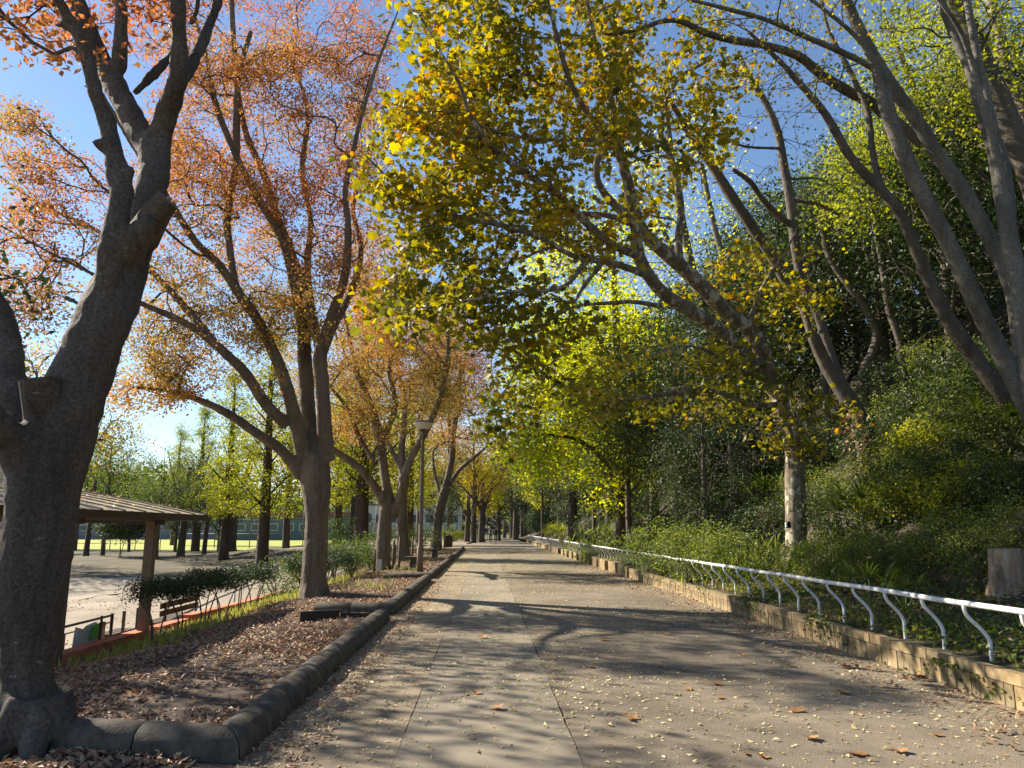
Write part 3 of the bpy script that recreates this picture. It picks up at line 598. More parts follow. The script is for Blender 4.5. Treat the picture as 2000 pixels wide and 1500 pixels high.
tag(lay('bank_litter', x, y, H(x, y) + .04, r.uniform(.04, .09, len(x)), r.beta(2, 2, len(x)), M['lf_litter'], r, 'leaf', .4), 'tan leaves caught in the grass behind the white railing', 'leaf litter')
# ivy hanging over the near end of the brick wall
NI = 6000; x = r.uniform(4.44, 4.64, NI); y = 5.0 + r.exponential(5.5, NI) * (r.uniform(0, 1, NI) < .8); y = np.minimum(y, 24); z = .3 - r.exponential(.07, NI) * (x < 4.52); x = np.where(z < .3, 4.475, x); k = (n3(np.stack([x * 0, y, z * 4], -1), 2.2) > .02); x, y, z = x[k], y[k], np.maximum(z[k], .01)
tag(leaves('wall_ivy', np.stack([x, y, z], -1), r.uniform(.03, .06, len(x)), r.beta(2, 2, len(x)), M['lf_mid'], 'wide', r=r, tilt=1.2, kind='stuff'), 'small creeper leaves trailing over the near end of the brick wall', 'creeper')
x, y = scat(60000, 6.2, 22, 4, 60, r, lambda x, y: (np.hypot(x - 6.2, y - 9.2) > .8) * np.clip(.45 + .9 * n3(np.stack([x, y, x * 0], -1), .8, 9), .08, 1), 1.15)
tag(lay('undergrowth', x, y, H(x, y) + r.uniform(.02, .55, len(x)) * np.clip((x - 6.1) / 1.6, .15, 1) * (1 + .6 * n3(np.stack([x, y, x * 0], -1), .9)), r.uniform(.07, .15, len(x)), np.clip(.4 + .35 * n3(np.stack([x, y, x * 0], -1), .45, 2) + r.normal(0, .15, len(x)), 0, 1), M['lf_mid'], r, 'leaf', .7), 'dense leafy undergrowth covering the right slope', 'undergrowth')
# large plane leaves lying singly on the path
V, Q, T = TPL['maple']; mbig = []
for k in range(4):
    B = Buf(); W = V.copy(); W[:, 2] = .10 * W[:, 0] ** 2 * (k + 1) * .6 + .35 * np.abs(W[:, 1]) * (1 if k % 2 else .5); B.add(W * .14, None, T); me = B.mesh('fallen_leaf', smooth=False, attrs={'hue': np.full(len(V), .2 + .2 * k)}); me.materials.append(M['lf_big']); mbig.append(me)
for k, (px, py) in enumerate([(1403, 1362), (1578, 1440), (1462, 1473), (1495, 1480), (1685, 1475), (1395, 1335), (1290, 1302), (1540, 1300), (1160, 1303), (1640, 1352), (965, 1385), (930, 1355), (1700, 1302), (1605, 1268), (1350, 1345), (1775, 1328), (1835, 1437), (1450, 1280), (1175, 1250), (940, 1246), (790, 1215), (1790, 1322), (1560, 1390), (1240, 1405), (1985, 1395), (1755, 1465), (945, 1200), (1300, 1240), (1480, 1235), (1652, 1305)]):
    o = bpy.data.objects.new('fallen_leaf', mbig[k % 4]); COL.objects.link(o); q = gz(px, py, .008); o.location = q; o.rotation_euler = (random.gauss(0, .12), random.gauss(0, .12), random.uniform(0, 6.3)); s = random.uniform(.5, .95); o.scale = (s, s, s)
    tag(o, 'large tan plane leaf lying on the asphalt among smaller leaves', 'leaf', 'large fallen plane leaves on the path')
# ================================================================== TREES
def leafcloud(anc, k, spread, r, flat=.55):
    P = np.repeat(anc, k, 0) + r.normal(0, 1, (len(anc) * k, 3)) * np.array([spread, spread, spread * flat]); return P
ZL = 'zelkovas lining the left side of the path'
# ---- foreground zelkova -------------------------------------------------------
b0 = gz(62, 1470, 0); D1 = float(b0[1])
t1 = thing('zelkova_tree', 'huge dark zelkova trunk at the left edge of the foreground with sawn-off limb stubs', 'tree', (b0[0], D1 + .1, 0), group=ZL)
d = D1 + .15
L1 = [px_limb([(48, 1540, d, 98), (52, 1470, d, 80), (54, 1410, d, 66), (53, 1350, d, 58), (52, 1290, d, 55), (64, 1150, d, 72), (78, 1020, d, 74), (96, 900, d, 82), (128, 810, d, 74), (172, 700, d, 60), (208, 610, d, 59), (238, 540, d + .1, 50), (268, 455, d + .2, 40), (294, 375, d + .2, 33), (302, 310, d + .3, 33), (304, 275, d + .3, 31)]),
      px_limb([(302, 285, d + .3, 26), (325, 225, d + .2, 24), (345, 165, d, 20), (352, 100, d - .1, 17), (350, 40, d - .2, 17), (345, -60, d - .3, 16), (360, -200, d - .5, 13), (380, -400, d - .8, 10)]),
      px_limb([(352, 165, d, 15), (385, 105, d + .3, 14), (405, 60, d + .4, 12), (425, 0, d + .6, 10), (450, -120, d + .9, 9), (500, -300, d + 1.3, 6)]),
      px_limb([(372, 50, d, 8), (385, 20, d, 7), (388, -40, d, 6)]),
      px_limb([(300, 300, d + .3, 28), (270, 255, d + .4, 27), (245, 205, d + .5, 26), (215, 150, d + .6, 25), (185, 90, d + .7, 20), (160, 30, d + .8, 20), (138, -30, d + .9, 18), (80, -200, d + 1.2, 13), (0, -420, d + 1.6, 8)]),
      px_limb([(232, 140, d + .6, 18), (235, 90, d + .5, 15), (237, 20, d + .4, 14), (238, -60, d + .4, 13), (260, -250, d + .2, 9)]),
      px_limb([(262, 182, d + 1.0, 8), (300, 145, d + 1.1, 11), (345, 98, d + 1.2, 8)]),
      px_limb([(190, 640, d, 30), (205, 570, d - .1, 28), (218, 480, d - .2, 27), (236, 400, d - .2, 25), (232, 350, d - .2, 26), (222, 300, d - .2, 21), (208, 240, d - .2, 19), (190, 190, d - .3, 17), (178, 140, d - .3, 15), (160, 80, d - .3, 16), (125, 20, d - .4, 14), (80, -60, d - .6, 12), (0, -200, d - 1, 8)]),
      px_limb([(150, 60, d - .3, 12), (120, 50, d - .35, 8), (104, 48, d - .38, 6)]),
      px_limb([(232, 350, d - .2, 16), (255, 335, d - .2, 12), (263, 328, d - .22, 9)]),
      px_limb([(215, 300, d - .2, 14), (192, 283, d - .25, 10), (183, 276, d - .3, 9)]),
      px_limb([(245, 510, d, 30), (275, 455, d - .2, 27), (300, 425, d - .3, 18)]),
      px_limb([(70, 960, d, 60), (40, 880, d + .1, 45), (25, 800, d + .1, 38), (18, 720, d + .2, 35), (5, 640, d + .3, 33), (-20, 580, d + .3, 30), (-90, 480, d + .5, 26), (-160, 300, d + .8, 18), (-200, 0, d + 1.2, 10)]),
      px_limb([(70, 940, d, 46), (10, 850, d - .3, 40), (-50, 790, d - .6, 36), (-180, 700, d - 1.0, 28), (-400, 500, d - 1.3, 16)]),
      px_limb([(165, 600, d + .2, 8), (120, 577, d + .3, 5), (60, 567, d + .5, 4), (0, 569, d + .7, 3)])]
fl = flare((b0[0] - .05, D1 + .12, 0), .27, 6, 1.8, 3, .34)
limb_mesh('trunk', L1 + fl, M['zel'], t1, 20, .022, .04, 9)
def sawn(P, rr, parent, name='sawn_stub', tilt=(0, 0, 1)):
    P = np.array(P, float); K = 22; r_ = np.random.default_rng(4); lob = 1 + .06 * np.sin(3 * np.arange(K) * 2 * np.pi / K) + .02 * r_.normal(size=K)
    T = P[-1] - P[-2]; T /= np.linalg.norm(T); nrm = np.array(tilt, float); nrm /= np.linalg.norm(nrm); N = np.cross(T, [0, 1, 0]); N /= np.linalg.norm(N); Bq = np.cross(T, N); V = []
    for i, (p, q) in enumerate(zip(P, rr)):
        for k in range(K):
            a = k * 2 * np.pi / K; v = p + (N * math.cos(a) + Bq * math.sin(a)) * q * lob[k]
            if i == len(P) - 1: v = v - T * np.dot(v - p, nrm) / np.dot(T, nrm)
            V.append(v)
    V = np.array(V); n = len(P); i = np.arange(n - 1)[:, None] * K; j = np.arange(K)[None]; j2 = (j + 1) % K; B = Buf(); B.add(V, np.stack([i + j, i + j2, i + K + j2, i + K + j], -1).reshape(-1, 4)); o = obj(name, B, M['zel'], parent, smooth=True)
    B = Buf(); top = V[-K:]; c = top.mean(0); B.add(np.vstack([top, [c + T * .004]]), None, [[a, (a + 1) % K, K] for a in range(K)]); obj('cut_face', B, M['oldcut'], parent)
M['oldcut'] = mat_noisy('weathered_cut', [(.09, .075, .06), (.17, .145, .115)], 9, 40, .6, .008)
sawn([at(110, 900, d + .1), at(90, 810, d - .12), at(80, 742, d - .28)], [.15, .135, .128], t1, tilt=(-.15, -.1, 1))
sawn([at(275, 470, d + .1), at(306, 418, d - .22), at(329, 391, d - .34)], [.13, .10, .085], t1, tilt=(.75, -.1, .75))
r = np.random.default_rng(21)
up = [L for L in L1 if L[-1][2] > 5]
A = [blob(r, 120, 20, 220, 90, 5.5, 9, 70), blob(r, -200, -100, 260, 200, 4.5, 9, 90), blob(r, 300, -250, 350, 160, 5, 9, 160), blob(r, 700, -260, 200, 120, 6, 9, 40), ell(r, (-3.3, 4.5, 9.5), (3.4, 3.6, 2.0), 90, 0.1), ell(r, (-5.5, 3.5, 7.5), (2.6, 2.8, 2.0), 50, -.1)]
bt, an, ad = grow(L1, np.vstack(A), 5, .35, .0032, .45, .12, K=5); obj('twigs', bt, M['zel'], t1, smooth=True, kind='stuff')
P = leafcloud(an, 12, .15, r); leaves('crown', P, r.uniform(.06, .10, len(P)), np.clip(.62 + .25 * n3(P, .8) + r.normal(0, .12, len(P)), 0, 1), M['lf_zel'], 'leaf', t1, r, kind='stuff')

# ---- second zelkova, the big fan -------------------------------------------------
def zelkova(px, py, z0, limbs, blobs, label, tip=.005, leafn=8, size=(.05, .09), hue0=.5, seed=1, voxel=.03, disp=.03, spread=.22, K=14, fr=None, rmax=.12, mat='lf_zel', hgrad=0., flr=1.35):
    b = gz(px, py, z0); D = float(b[1]); r = np.random.default_rng(seed)
    t = thing('zelkova_tree', label, 'tree', (b[0], D, z0), group=ZL)
    LL = [px_limb([(a, c, D + dd, rp) for a, c, dd, rp in L]) for L in limbs]
    r0 = limbs[0][0][3] * D / F
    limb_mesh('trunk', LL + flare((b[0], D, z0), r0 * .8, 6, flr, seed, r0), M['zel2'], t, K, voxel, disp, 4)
    A = np.vstack([blob(r, x, y, rx, ry, D + d0, D + d1, n, -.14, 1.5, seed) for x, y, rx, ry, d0, d1, n in [(*q_[:6], int(q_[6] * 1.5)) for q_ in blobs]])
    bt, an, ad = grow(LL, A, seed, .4, tip, .45, rmax, K=5); obj('twigs', bt, M['zel'], t, smooth=True, kind='stuff')
    P = leafcloud(an, leafn, spread, r); zz = (P[:, 2] - 4) / 10
    leaves('crown', P, r.uniform(*size, len(P)), np.clip(hue0 + hgrad * zz + .20 * n3(P, .7, seed) + .12 * n3(P, 2.5, seed + 1) + r.normal(0, .15, len(P)), 0, 1), M[mat], 'leaf', t, r, kind='stuff')
    return t, LL
zelkova(612, 1168, -.1, [
    [(612, 1185, 0, 32), (612, 1150, 0, 27), (616, 1080, 0, 24.5), (619, 1010, 0, 23), (618, 960, 0, 29), (614, 920, 0, 32), (610, 885, 0, 30)],
    [(606, 935, 0, 20), (590, 870, -.2, 17), (572, 800, -.5, 14), (555, 740, -.8, 13), (535, 690, -1, 12), (500, 620, -1.3, 11), (478, 590, -1.5, 11), (430, 520, -2, 9), (380, 470, -2.3, 8), (330, 390, -2.8, 7), (270, 300, -3.2, 6), (215, 210, -3.6, 5), (160, 120, -4, 4)],
    [(588, 930, -.1, 12), (550, 880, -.4, 11), (500, 845, -.8, 10), (440, 805, -1.2, 9), (380, 778, -1.6, 7), (320, 762, -2, 5), (262, 757, -2.3, 4)],
    [(560, 830, -.4, 13), (520, 790, -.8, 12), (480, 730, -1.2, 11), (440, 690, -1.6, 10), (400, 655, -1.9, 9), (340, 620, -2.3, 8), (270, 590, -2.8, 6), (190, 540, -3.4, 5), (110, 500, -4, 4), (0, 440, -4.8, 3)],
    [(420, 670, -1.8, 9), (370, 610, -1.4, 8), (320, 555, -1, 7), (250, 490, -.6, 6), (170, 440, -.3, 5), (80, 400, 0, 4), (-20, 330, .4, 3)],
    [(610, 890, 0, 20), (602, 820, .2, 17), (598, 740, .3, 15), (594, 670, .4, 14), (598, 590, .5, 12), (570, 500, .5, 10), (540, 420, .4, 9), (515, 340, .3, 8), (480, 260, .2, 7), (462, 160, 0, 6), (455, 60, -.2, 6), (450, -60, -.4, 5)],
    [(636, 900, 0, 20), (633, 820, -.2, 15), (629, 740, -.3, 14), (626, 690, -.3, 14), (650, 610, -.4, 10), (675, 530, -.6, 9), (680, 440, -.8, 7), (675, 370, -1, 6), (700, 250, -1.2, 5), (735, 130, -1.5, 4), (770, 40, -1.8, 3)],
    [(596, 660, .4, 12), (575, 560, 0, 10), (552, 470, -.4, 9), (500, 380, -.9, 8), (455, 290, -1.4, 7), (420, 200, -1.8, 7), (405, 120, -2, 5), (380, 30, -2.3, 4)],
    [(628, 690, -.3, 11), (608, 610, .2, 10), (600, 520, .6, 8), (606, 430, .9, 6), (590, 330, 1.2, 6), (600, 215, 1.4, 5), (560, 90, 1.6, 3)],
    [(626, 700, -.3, 10), (650, 640, .5, 9), (690, 560, 1, 7), (705, 480, 1.3, 6), (690, 400, 1.6, 5), (730, 280, 2, 4)],
    [(500, 620, -1.3, 9), (462, 560, -.8, 8), (448, 480, -.6, 8), (444, 420, -.5, 8), (460, 330, -.5, 8), (462, 240, -.6, 8), (466, 150, -.8, 6), (490, 60, -1, 5)]],
    [(390, 690, 120, 50, -3, 0, 70), (330, 640, 130, 60, -3, 0, 90), (400, 740, 160, 40, -2.5, 0, 60), (290, 770, 80, 35, -3, -1, 36), (450, 600, 130, 120, -2.5, 2, 170), (330, 420, 120, 150, -3.5, 1, 180), (420, 260, 130, 150, -3, 1, 220), (560, 250, 160, 170, -2, 3, 280), (640, 120, 130, 130, -2, 3, 150), (560, 480, 130, 130, -2, 3, 200), (680, 420, 90, 160, -2, 3, 130), (430, 80, 170, 90, -3, 1, 140),
     (80, 500, 150, 110, -5, -1, 130), (120, 350, 110, 70, -4.5, -1, 70), (30, 260, 60, 60, -5, -2, 40), (700, 200, 60, 130, -2, 2, 70), (60, 620, 90, 30, -5, -2, 20), (560, 620, 110, 60, -2, 2, 70), (640, -60, 200, 120, -2, 3, 60), (330, -80, 200, 120, -3, 1, 50), (180, 60, 120, 50, -4, 0, 24)],
    'tall orange-leaved zelkova fanning out from a stout pale trunk, second in the left row', leafn=15, size=(.06, .10), hue0=.34, hgrad=.34, seed=31, spread=.17, tip=.0048)
# third and on
zelkova(747, 1117, -.1, [
    [(746, 1128, 0, 19), (748, 1080, 0, 15.5), (752, 1020, 0, 13.5), (757, 985, 0, 15), (757, 965, 0, 13)],
    [(752, 985, 0, 11), (735, 955, -.4, 9), (712, 925, -.8, 8), (690, 905, -1, 8), (660, 885, -1.5, 7), (630, 860, -2, 5), (590, 830, -2.5, 4)],
    [(762, 990, 0, 11), (752, 930, 0, 9), (744, 870, .2, 9), (730, 810, .4, 8), (715, 770, .6, 7), (695, 720, .8, 5), (680, 650, 1, 4), (660, 560, 1.2, 3)],
    [(768, 1010, 0, 9), (782, 965, -.4, 8), (800, 900, -.8, 8), (822, 860, -1, 7), (850, 800, -1.4, 6), (866, 750, -1.8, 6), (876, 690, -2, 5), (870, 620, -2.3, 3)],
    [(742, 870, .2, 6), (765, 820, .4, 6), (772, 780, .5, 5), (760, 720, .6, 4), (775, 640, .8, 3), (765, 560, .8, 2)],
    [(730, 900, 0, 5), (700, 850, -.5, 5), (680, 800, -1, 4), (640, 750, -1.5, 3)]],
    [(700, 640, 90, 110, -3, 4, 160), (770, 700, 100, 110, -3, 4, 200), (640, 780, 90, 70, -3, 3, 90), (830, 650, 80, 90, -3, 3, 110), (740, 520, 100, 80, -2, 4, 110), (860, 760, 60, 60, -3, 2, 60), (620, 700, 80, 70, -3, 3, 80), (700, 830, 90, 40, -2, 3, 60)],
    'third zelkova with pale sunlit trunk and a small plaque at its foot', leafn=16, size=(.07, .12), hue0=.26, hgrad=.2, seed=33, voxel=.035, spread=.24, tip=.006)
zelkova(790, 1098, -.1, [
    [(789, 1105, 0, 16), (786, 1050, 0, 12), (784, 985, 0, 11), (788, 930, 0, 12)],
    [(788, 940, 0, 8), (784, 880, .3, 7), (790, 830, .5, 6), (788, 770, .8, 5), (775, 700, 1, 4), (790, 600, 1.4, 3)],
    [(790, 935, 0, 7), (806, 890, -.3, 6), (830, 850, -.6, 5), (850, 810, -1, 4), (880, 740, -1.4, 3)],
    [(786, 920, 0, 6), (765, 880, .3, 5), (745, 840, .5, 4), (720, 790, .8, 3)]],
    [(790, 650, 90, 100, -2, 5, 160), (860, 700, 60, 90, -2, 4, 120), (740, 760, 80, 60, -2, 4, 60), (830, 780, 60, 50, -2, 4, 70)],
    'fourth zelkova close behind the plaque tree, with a whitish patch low on its trunk', leafn=16, size=(.09, .15), hue0=.3, hgrad=.12, seed=34, voxel=.05, disp=.02, spread=.42, tip=.008)
zelkova(852, 1073, 0, [
    [(852, 1078, 0, 12), (854, 1030, 0, 9), (860, 990, 0, 10), (872, 950, 0, 9)],
    [(868, 960, 0, 7), (882, 900, 0, 6), (885, 850, 0, 6), (893, 800, 0, 5), (898, 760, .5, 4), (900, 680, .5, 3)],
    [(872, 950, 0, 5), (880, 880, 1, 5), (878, 820, 1.5, 4), (890, 760, 2, 3)],
    [(878, 945, 0, 4), (900, 915, -1, 4), (930, 890, -2, 3), (955, 868, -2.5, 2)],
    [(862, 975, 0, 4), (850, 930, 1, 3), (845, 890, 1.5, 2)]],
    [(890, 740, 60, 80, -3, 6, 150), (930, 780, 40, 60, -3, 5, 90), (860, 820, 50, 50, -3, 5, 60), (930, 680, 50, 50, -3, 5, 70), (880, 640, 60, 60, -3, 5, 70), (940, 850, 35, 30, -3, 3, 30)],
    'dark fifth zelkova at the far end of the planting strip', leafn=14, size=(.12, .2), hue0=.42, hgrad=.08, seed=35, voxel=None, disp=0, spread=.6, tip=.012)

# ---- the plane tree leaning over the path ------------------------------------------
q = at(1553, 1112, 16.4); D = 16.4
tp = thing('plane_tree', 'mottled-bark plane tree leaning over the path with large yellow-green lobed leaves', 'tree', (q[0], D, q[2]))
PL = [px_limb([(a, b, D + c, e * (1.18 if e < 12 else 1.0)) for a, b, c, e in L]) for L in [
    [(1560, 1135, 0, 30), (1556, 1100, 0, 23), (1555, 1020, 0, 22), (1553, 940, 0, 21), (1552, 870, 0, 20), (1540, 810, -.1, 21), (1518, 760, -.2, 22), (1490, 715, -.4, 20)],
    [(1500, 735, -.3, 17), (1488, 685, -.5, 17), (1460, 640, -.8, 16), (1420, 610, -1.1, 16), (1380, 568, -1.5, 16), (1335, 525, -1.8, 15), (1295, 490, -2.2, 14), (1258, 455, -2.5, 12), (1236, 400, -2.7, 10), (1222, 340, -2.9, 9), (1207, 285, -3.1, 8), (1195, 200, -3.4, 6), (1170, 120, -3.7, 5), (1150, 20, -4, 4), (1130, -80, -4.2, 3)],
    [(1496, 735, -.3, 15), (1450, 690, -.8, 15), (1400, 640, -1.3, 14), (1345, 605, -1.8, 14), (1295, 572, -2.3, 13), (1262, 530, -2.6, 13), (1245, 490, -2.8, 11), (1240, 440, -3, 9), (1205, 405, -3.2, 7), (1172, 365, -3.4, 6), (1165, 320, -3.6, 6), (1180, 272, -3.8, 6), (1140, 210, -4.1, 5), (1110, 150, -4.4, 5), (1085, 60, -4.7, 4), (1060, -40, -5, 3)],
    [(1250, 500, -2.8, 8), (1200, 480, -3.3, 7), (1150, 440, -3.8, 7), (1090, 380, -4.3, 6), (1020, 335, -4.8, 6), (965, 290, -5.2, 5), (925, 240, -5.6, 5), (895, 160, -6, 4), (860, 100, -6.3, 3), (820, 30, -6.5, 3)],
    [(1270, 540, -2.6, 7), (1200, 515, -3.2, 6), (1120, 500, -3.8, 5), (1060, 465, -4.3, 5), (980, 440, -4.8, 5), (900, 425, -5.2, 5), (850, 410, -5.5, 4), (790, 380, -5.8, 4), (740, 330, -6.1, 3), (700, 290, -6.3, 2)],
    [(1185, 275, -3.8, 4), (1120, 272, -4.3, 4), (1050, 272, -4.8, 4), (960, 255, -5.2, 3), (900, 222, -5.5, 3), (800, 220, -6, 2), (740, 235, -6.3, 2)],
    [(1240, 440, -3, 6), (1180, 420, -2.4, 5), (1080, 418, -1.8, 5), (990, 410, -1.5, 4), (930, 380, -1.2, 3)],
    [(1290, 598, -2.3, 5), (1240, 590, -3, 4), (1190, 592, -3.6, 4), (1120, 600, -4.2, 3), (1050, 640, -4.8, 2)],
    [(1150, 500, -3.6, 5), (1100, 560, -4.2, 4), (1000, 570, -4.8, 4), (900, 590, -5.4, 3), (820, 600, -5.8, 3), (750, 560, -6.2, 2)],
    [(1180, 510, -3.4, 4), (1140, 560, -3.8, 4), (1115, 610, -4.2, 3), (1090, 700, -4.6, 2)],
    [(1330, 525, -1.8, 7), (1325, 470, -1.6, 7), (1330, 400, -1.4, 6), (1310, 310, -1.2, 6), (1290, 250, -1, 5), (1320, 160, -.8, 4), (1380, 120, -.6, 3)],
    [(1525, 790, -.2, 6), (1470, 790, -.8, 5), (1400, 765, -1.4, 5), (1330, 765, -1.9, 5), (1270, 775, -2.4, 4), (1200, 790, -2.9, 3)],
    [(1500, 745, -.3, 5), (1430, 715, -1.4, 4), (1370, 680, -2.2, 3), (1310, 680, -2.8, 2), (1260, 700, -3.2, 2)],
    [(1550, 860, -.3, 4), (1535, 830, -1.2, 3), (1500, 850, -2, 3), (1440, 830, -2.6, 2)],
    [(1460, 640, -.8, 6), (1490, 560, -1.2, 4), (1530, 500, -1.6, 3), (1560, 440, -2, 2)]]]
limb_mesh('trunk', PL + flare((q[0], D, q[2] - .05), .24, 5, 1.5, 4, .3), M['plane'], tp, 14, .028, .012, 3)
r = np.random.default_rng(41)
BL = [(900, 90, 130, 110, -6.8, -4, 150), (1100, 90, 160, 120, -6, -2.5, 170), (1300, 100, 160, 110, -4, -1, 90), (1420, 190, 70, 90, -3, -.5, 34), (1060, 230, 190, 110, -6, -2.5, 190), (860, 290, 120, 110, -6.8, -4.2, 130), (1280, 270, 150, 120, -4.5, -1, 130),
      (960, 420, 170, 110, -6.2, -3, 170), (1150, 420, 140, 110, -5, -2, 80), (800, 440, 70, 90, -6.6, -4.6, 44), (840, 560, 100, 80, -6.6, -4, 90), (990, 610, 160, 80, -5.6, -3, 120), (760, 620, 50, 40, -6.6, -5, 18), (750, 330, 50, 60, -6.6, -5, 22), (860, -60, 200, 90, -7, -4, 50), (1200, -60, 250, 90, -5.5, -2, 40),
      (1090, 720, 150, 80, -5, -2.6, 52), (1000, 820, 70, 60, -4.8, -3, 22), (1160, 790, 110, 50, -4, -2, 20), (1350, 690, 110, 38, -3.2, -1.5, 40), (1300, 780, 130, 40, -3, -1, 36), (1470, 780, 130, 50, -2.4, -.6, 60), (1540, 860, 80, 30, -2.6, -1, 20), (1560, 620, 70, 60, -2.2, -1, 30), (1500, 520, 90, 60, -2.2, -.8, 26), (1400, 560, 80, 90, -2, 0, 22), (1600, 570, 40, 40, -2.2, -1, 14), (1640, 800, 30, 30, -2, -1, 8), (830, 180, 60, 120, -6.6, -5, 50)]
A = np.vstack([blob(r, x, y, rx, ry, D + d0 + .5, D + d1 + 1.3, int(n * .8), -.05, 1.7, 2) for x, y, rx, ry, d0, d1, n in BL])
bt, an, ad = grow(PL, A, 42, .35, .0045, .45, .12, K=5); obj('twigs', bt, M['plane'], tp, smooth=True, kind='stuff')
P = leafcloud(an, 7, .20, r, .6); k = r.permutation(len(P)); P = P[k]
fr = leaf_frames(len(P), r, -.35, .5, .75); sz = np.clip(r.normal(.105, .028, len(P)), .05, .18); hue = np.clip(.43 + .03 * (P[:, 2] - 4) + .24 * n3(P, 1.1, 3) + r.normal(0, .24, len(P)), 0, 1)
dist = np.linalg.norm(P - CP, axis=1); vis = sz / dist * (np.abs((P[:, 0] / P[:, 1]) - .25) < .5) * (P[:, 2] / dist < .62); big = np.argsort(-vis)[:300]; rest = np.setdiff1d(np.arange(len(P)), big)
leaves('crown', P[rest], sz[rest], hue[rest], M['lf_plane'], 'maple', tp, r, frames=tuple(f[rest] for f in fr), kind='stuff')
V, Q, T = TPL['maple']; lm = []
for k in range(8):
    B = Buf(); B.add(V, None, T); me = B.mesh('leaf', smooth=False, attrs={'hue': np.full(len(V), .1 + .11 * k)}); me.materials.append(M['lf_plane']); lm.append(me)
from mathutils import Matrix
for i in big:
    o = bpy.data.objects.new('leaf', lm[int(min(7, hue[i] * 8))]); COL.objects.link(o); o.parent = tp
    p = P[i] - np.array(tp.location); a, b, c = (f[i] * sz[i] for f in fr)
    o.matrix_local = Matrix(((a[0], b[0], c[0], p[0]), (a[1], b[1], c[1], p[1]), (a[2], b[2], c[2], p[2]), (0, 0, 0, 1)))
print('plane leaves', len(P))

# ---- leaning trees on the right slope ------------------------------------------------
def slope_tree(name, label, D, limbs, blobs, bark, leafmat, tpl='leaf', size=(.06, .1), leafn=6, hue0=.5, seed=1, spread=.25, voxel=.03, tip=.005, disp=.02, cat='tree', rmax=.1, gap=-.3, kflare=True):
    r = np.random.default_rng(seed)
    LL = [px_limb([(a, b, D + c, e * (.86 if a > 1480 else 1)) for a, b, c, e in L]) for L in limbs]; b0 = LL[0][0]; zb = float(H(b0[0], b0[1]))
    t = thing(name, label, cat, (b0[0], b0[1], zb))
    if b0[2] > zb - .1: LL[0] = np.vstack([[b0[0] + .05, b0[1], zb - .15, b0[3] * 1.25], LL[0]])
    limb_mesh('trunk', LL, M[bark], t, 12, voxel, disp, 3)
    if blobs:
        A = np.vstack([blob(r, x, y, rx, ry, D + d0, D + d1, n, gap, 1.1, seed) for x, y, rx, ry, d0, d1, n in blobs])
        bt, an, ad = grow(LL, A, seed, .4, tip, .45, rmax, K=4); obj('twigs', bt, M[bark], t, smooth=True, kind='stuff')
        if leafn:
            P = leafcloud(an, leafn, spread, r); leaves('crown', P, r.uniform(*size, len(P)), np.clip(hue0 + .3 * n3(P, .8, seed) + r.normal(0, .15, len(P)), 0, 1), M[leafmat], tpl, t, r, kind='stuff')
    return t
slope_tree('leaning_tree', 'smooth grey tree with twin trunks leaning left over the upper right', 11.5, [
    [(2080, 960, 0, 34), (2030, 840, 0, 30), (1990, 760, 0, 26), (1950, 680, 0, 24), (1915, 610, -.1, 23), (1885, 545, -.2, 22), (1845, 460, -.3, 21), (1800, 375, -.4, 21), (1765, 300, -.5, 20), (1735, 220, -.6, 19), (1722, 165, -.6, 18), (1700, 110, -.7, 9), (1660, 60, -.8, 6), (1560, -20, -1, 5)],
    [(2010, 800, 0, 22), (1990, 650, .3, 21), (1975, 560, .4, 20), (1930, 460, .5, 20), (1880, 370, .5, 19), (1830, 300, .5, 18), (1790, 235, .4, 17), (1740, 165, .3, 16), (1700, 100, .3, 15), (1670, 40, .2, 14), (1640, -30, .1, 13), (1600, -150, 0, 10)],
    [(1745, 165, .3, 8), (1700, 130, 0, 8), (1640, 100, -.4, 8), (1570, 70, -.8, 7), (1500, 40, -1.2, 6), (1430, 20, -1.6, 5), (1350, 0, -2, 4)]],
    [(1500, 20, 200, 60, -2, 1, 40), (1650, -60, 160, 60, -1.5, 1, 60), (1560, 150, 120, 80, -1.5, .5, 22)], 'grey', 'lf_plane', 'wide', (.04, .07), 5, .55, 51, .2, .022, disp=.012)
slope_tree('leaning_tree', 'grey tree with double stem crossing the top right corner', 10.6, [
    [(2040, 900, 0, 30), (2010, 700, 0, 26), (1990, 560, 0, 24), (1972, 470, 0, 23), (1960, 390, 0, 22), (1938, 300, .1, 13), (1915, 220, .1, 12), (1890, 130, .2, 12), (1860, 60, .3, 12), (1830, -20, .4, 11), (1800, -120, .5, 9)],
    [(1968, 400, 0, 15), (1940, 280, -.1, 12), (1915, 190, -.2, 9), (1895, 110, -.3, 8), (1870, 50, -.4, 7), (1835, 0, -.5, 6), (1800, -60, -.6, 5)],
    [(1975, 420, 0, 14), (1965, 330, .2, 12), (1945, 260, .3, 11), (1925, 180, .4, 11), (1905, 90, .4, 10), (1885, -20, .5, 9)]],
    [(1850, -80, 160, 60, -1, 1, 50)], 'grey', 'lf_lime', 'wide', (.05, .08), 5, .5, 52, .2, .022, disp=.012)
slope_tree('mossy_tree', 'thick dark mossy trunk leaning behind the grey double stem, top right', 13, [
    [(2120, 760, .2, 44), (2060, 480, .2, 40), (2010, 330, 0, 34), (1965, 230, 0, 32), (1925, 140, 0, 30), (1890, 60, 0, 28), (1850, -20, 0, 26), (1780, -160, 0, 20)]],
    [(1800, -40, 150, 70, -2, 2, 90), (1960, 60, 120, 120, -1, 2, 110), (1780, 130, 100, 110, -1, 3, 90)], 'hill', 'lf_lime', 'wide', (.06, .09), 8, .45, 53, .3, .03)
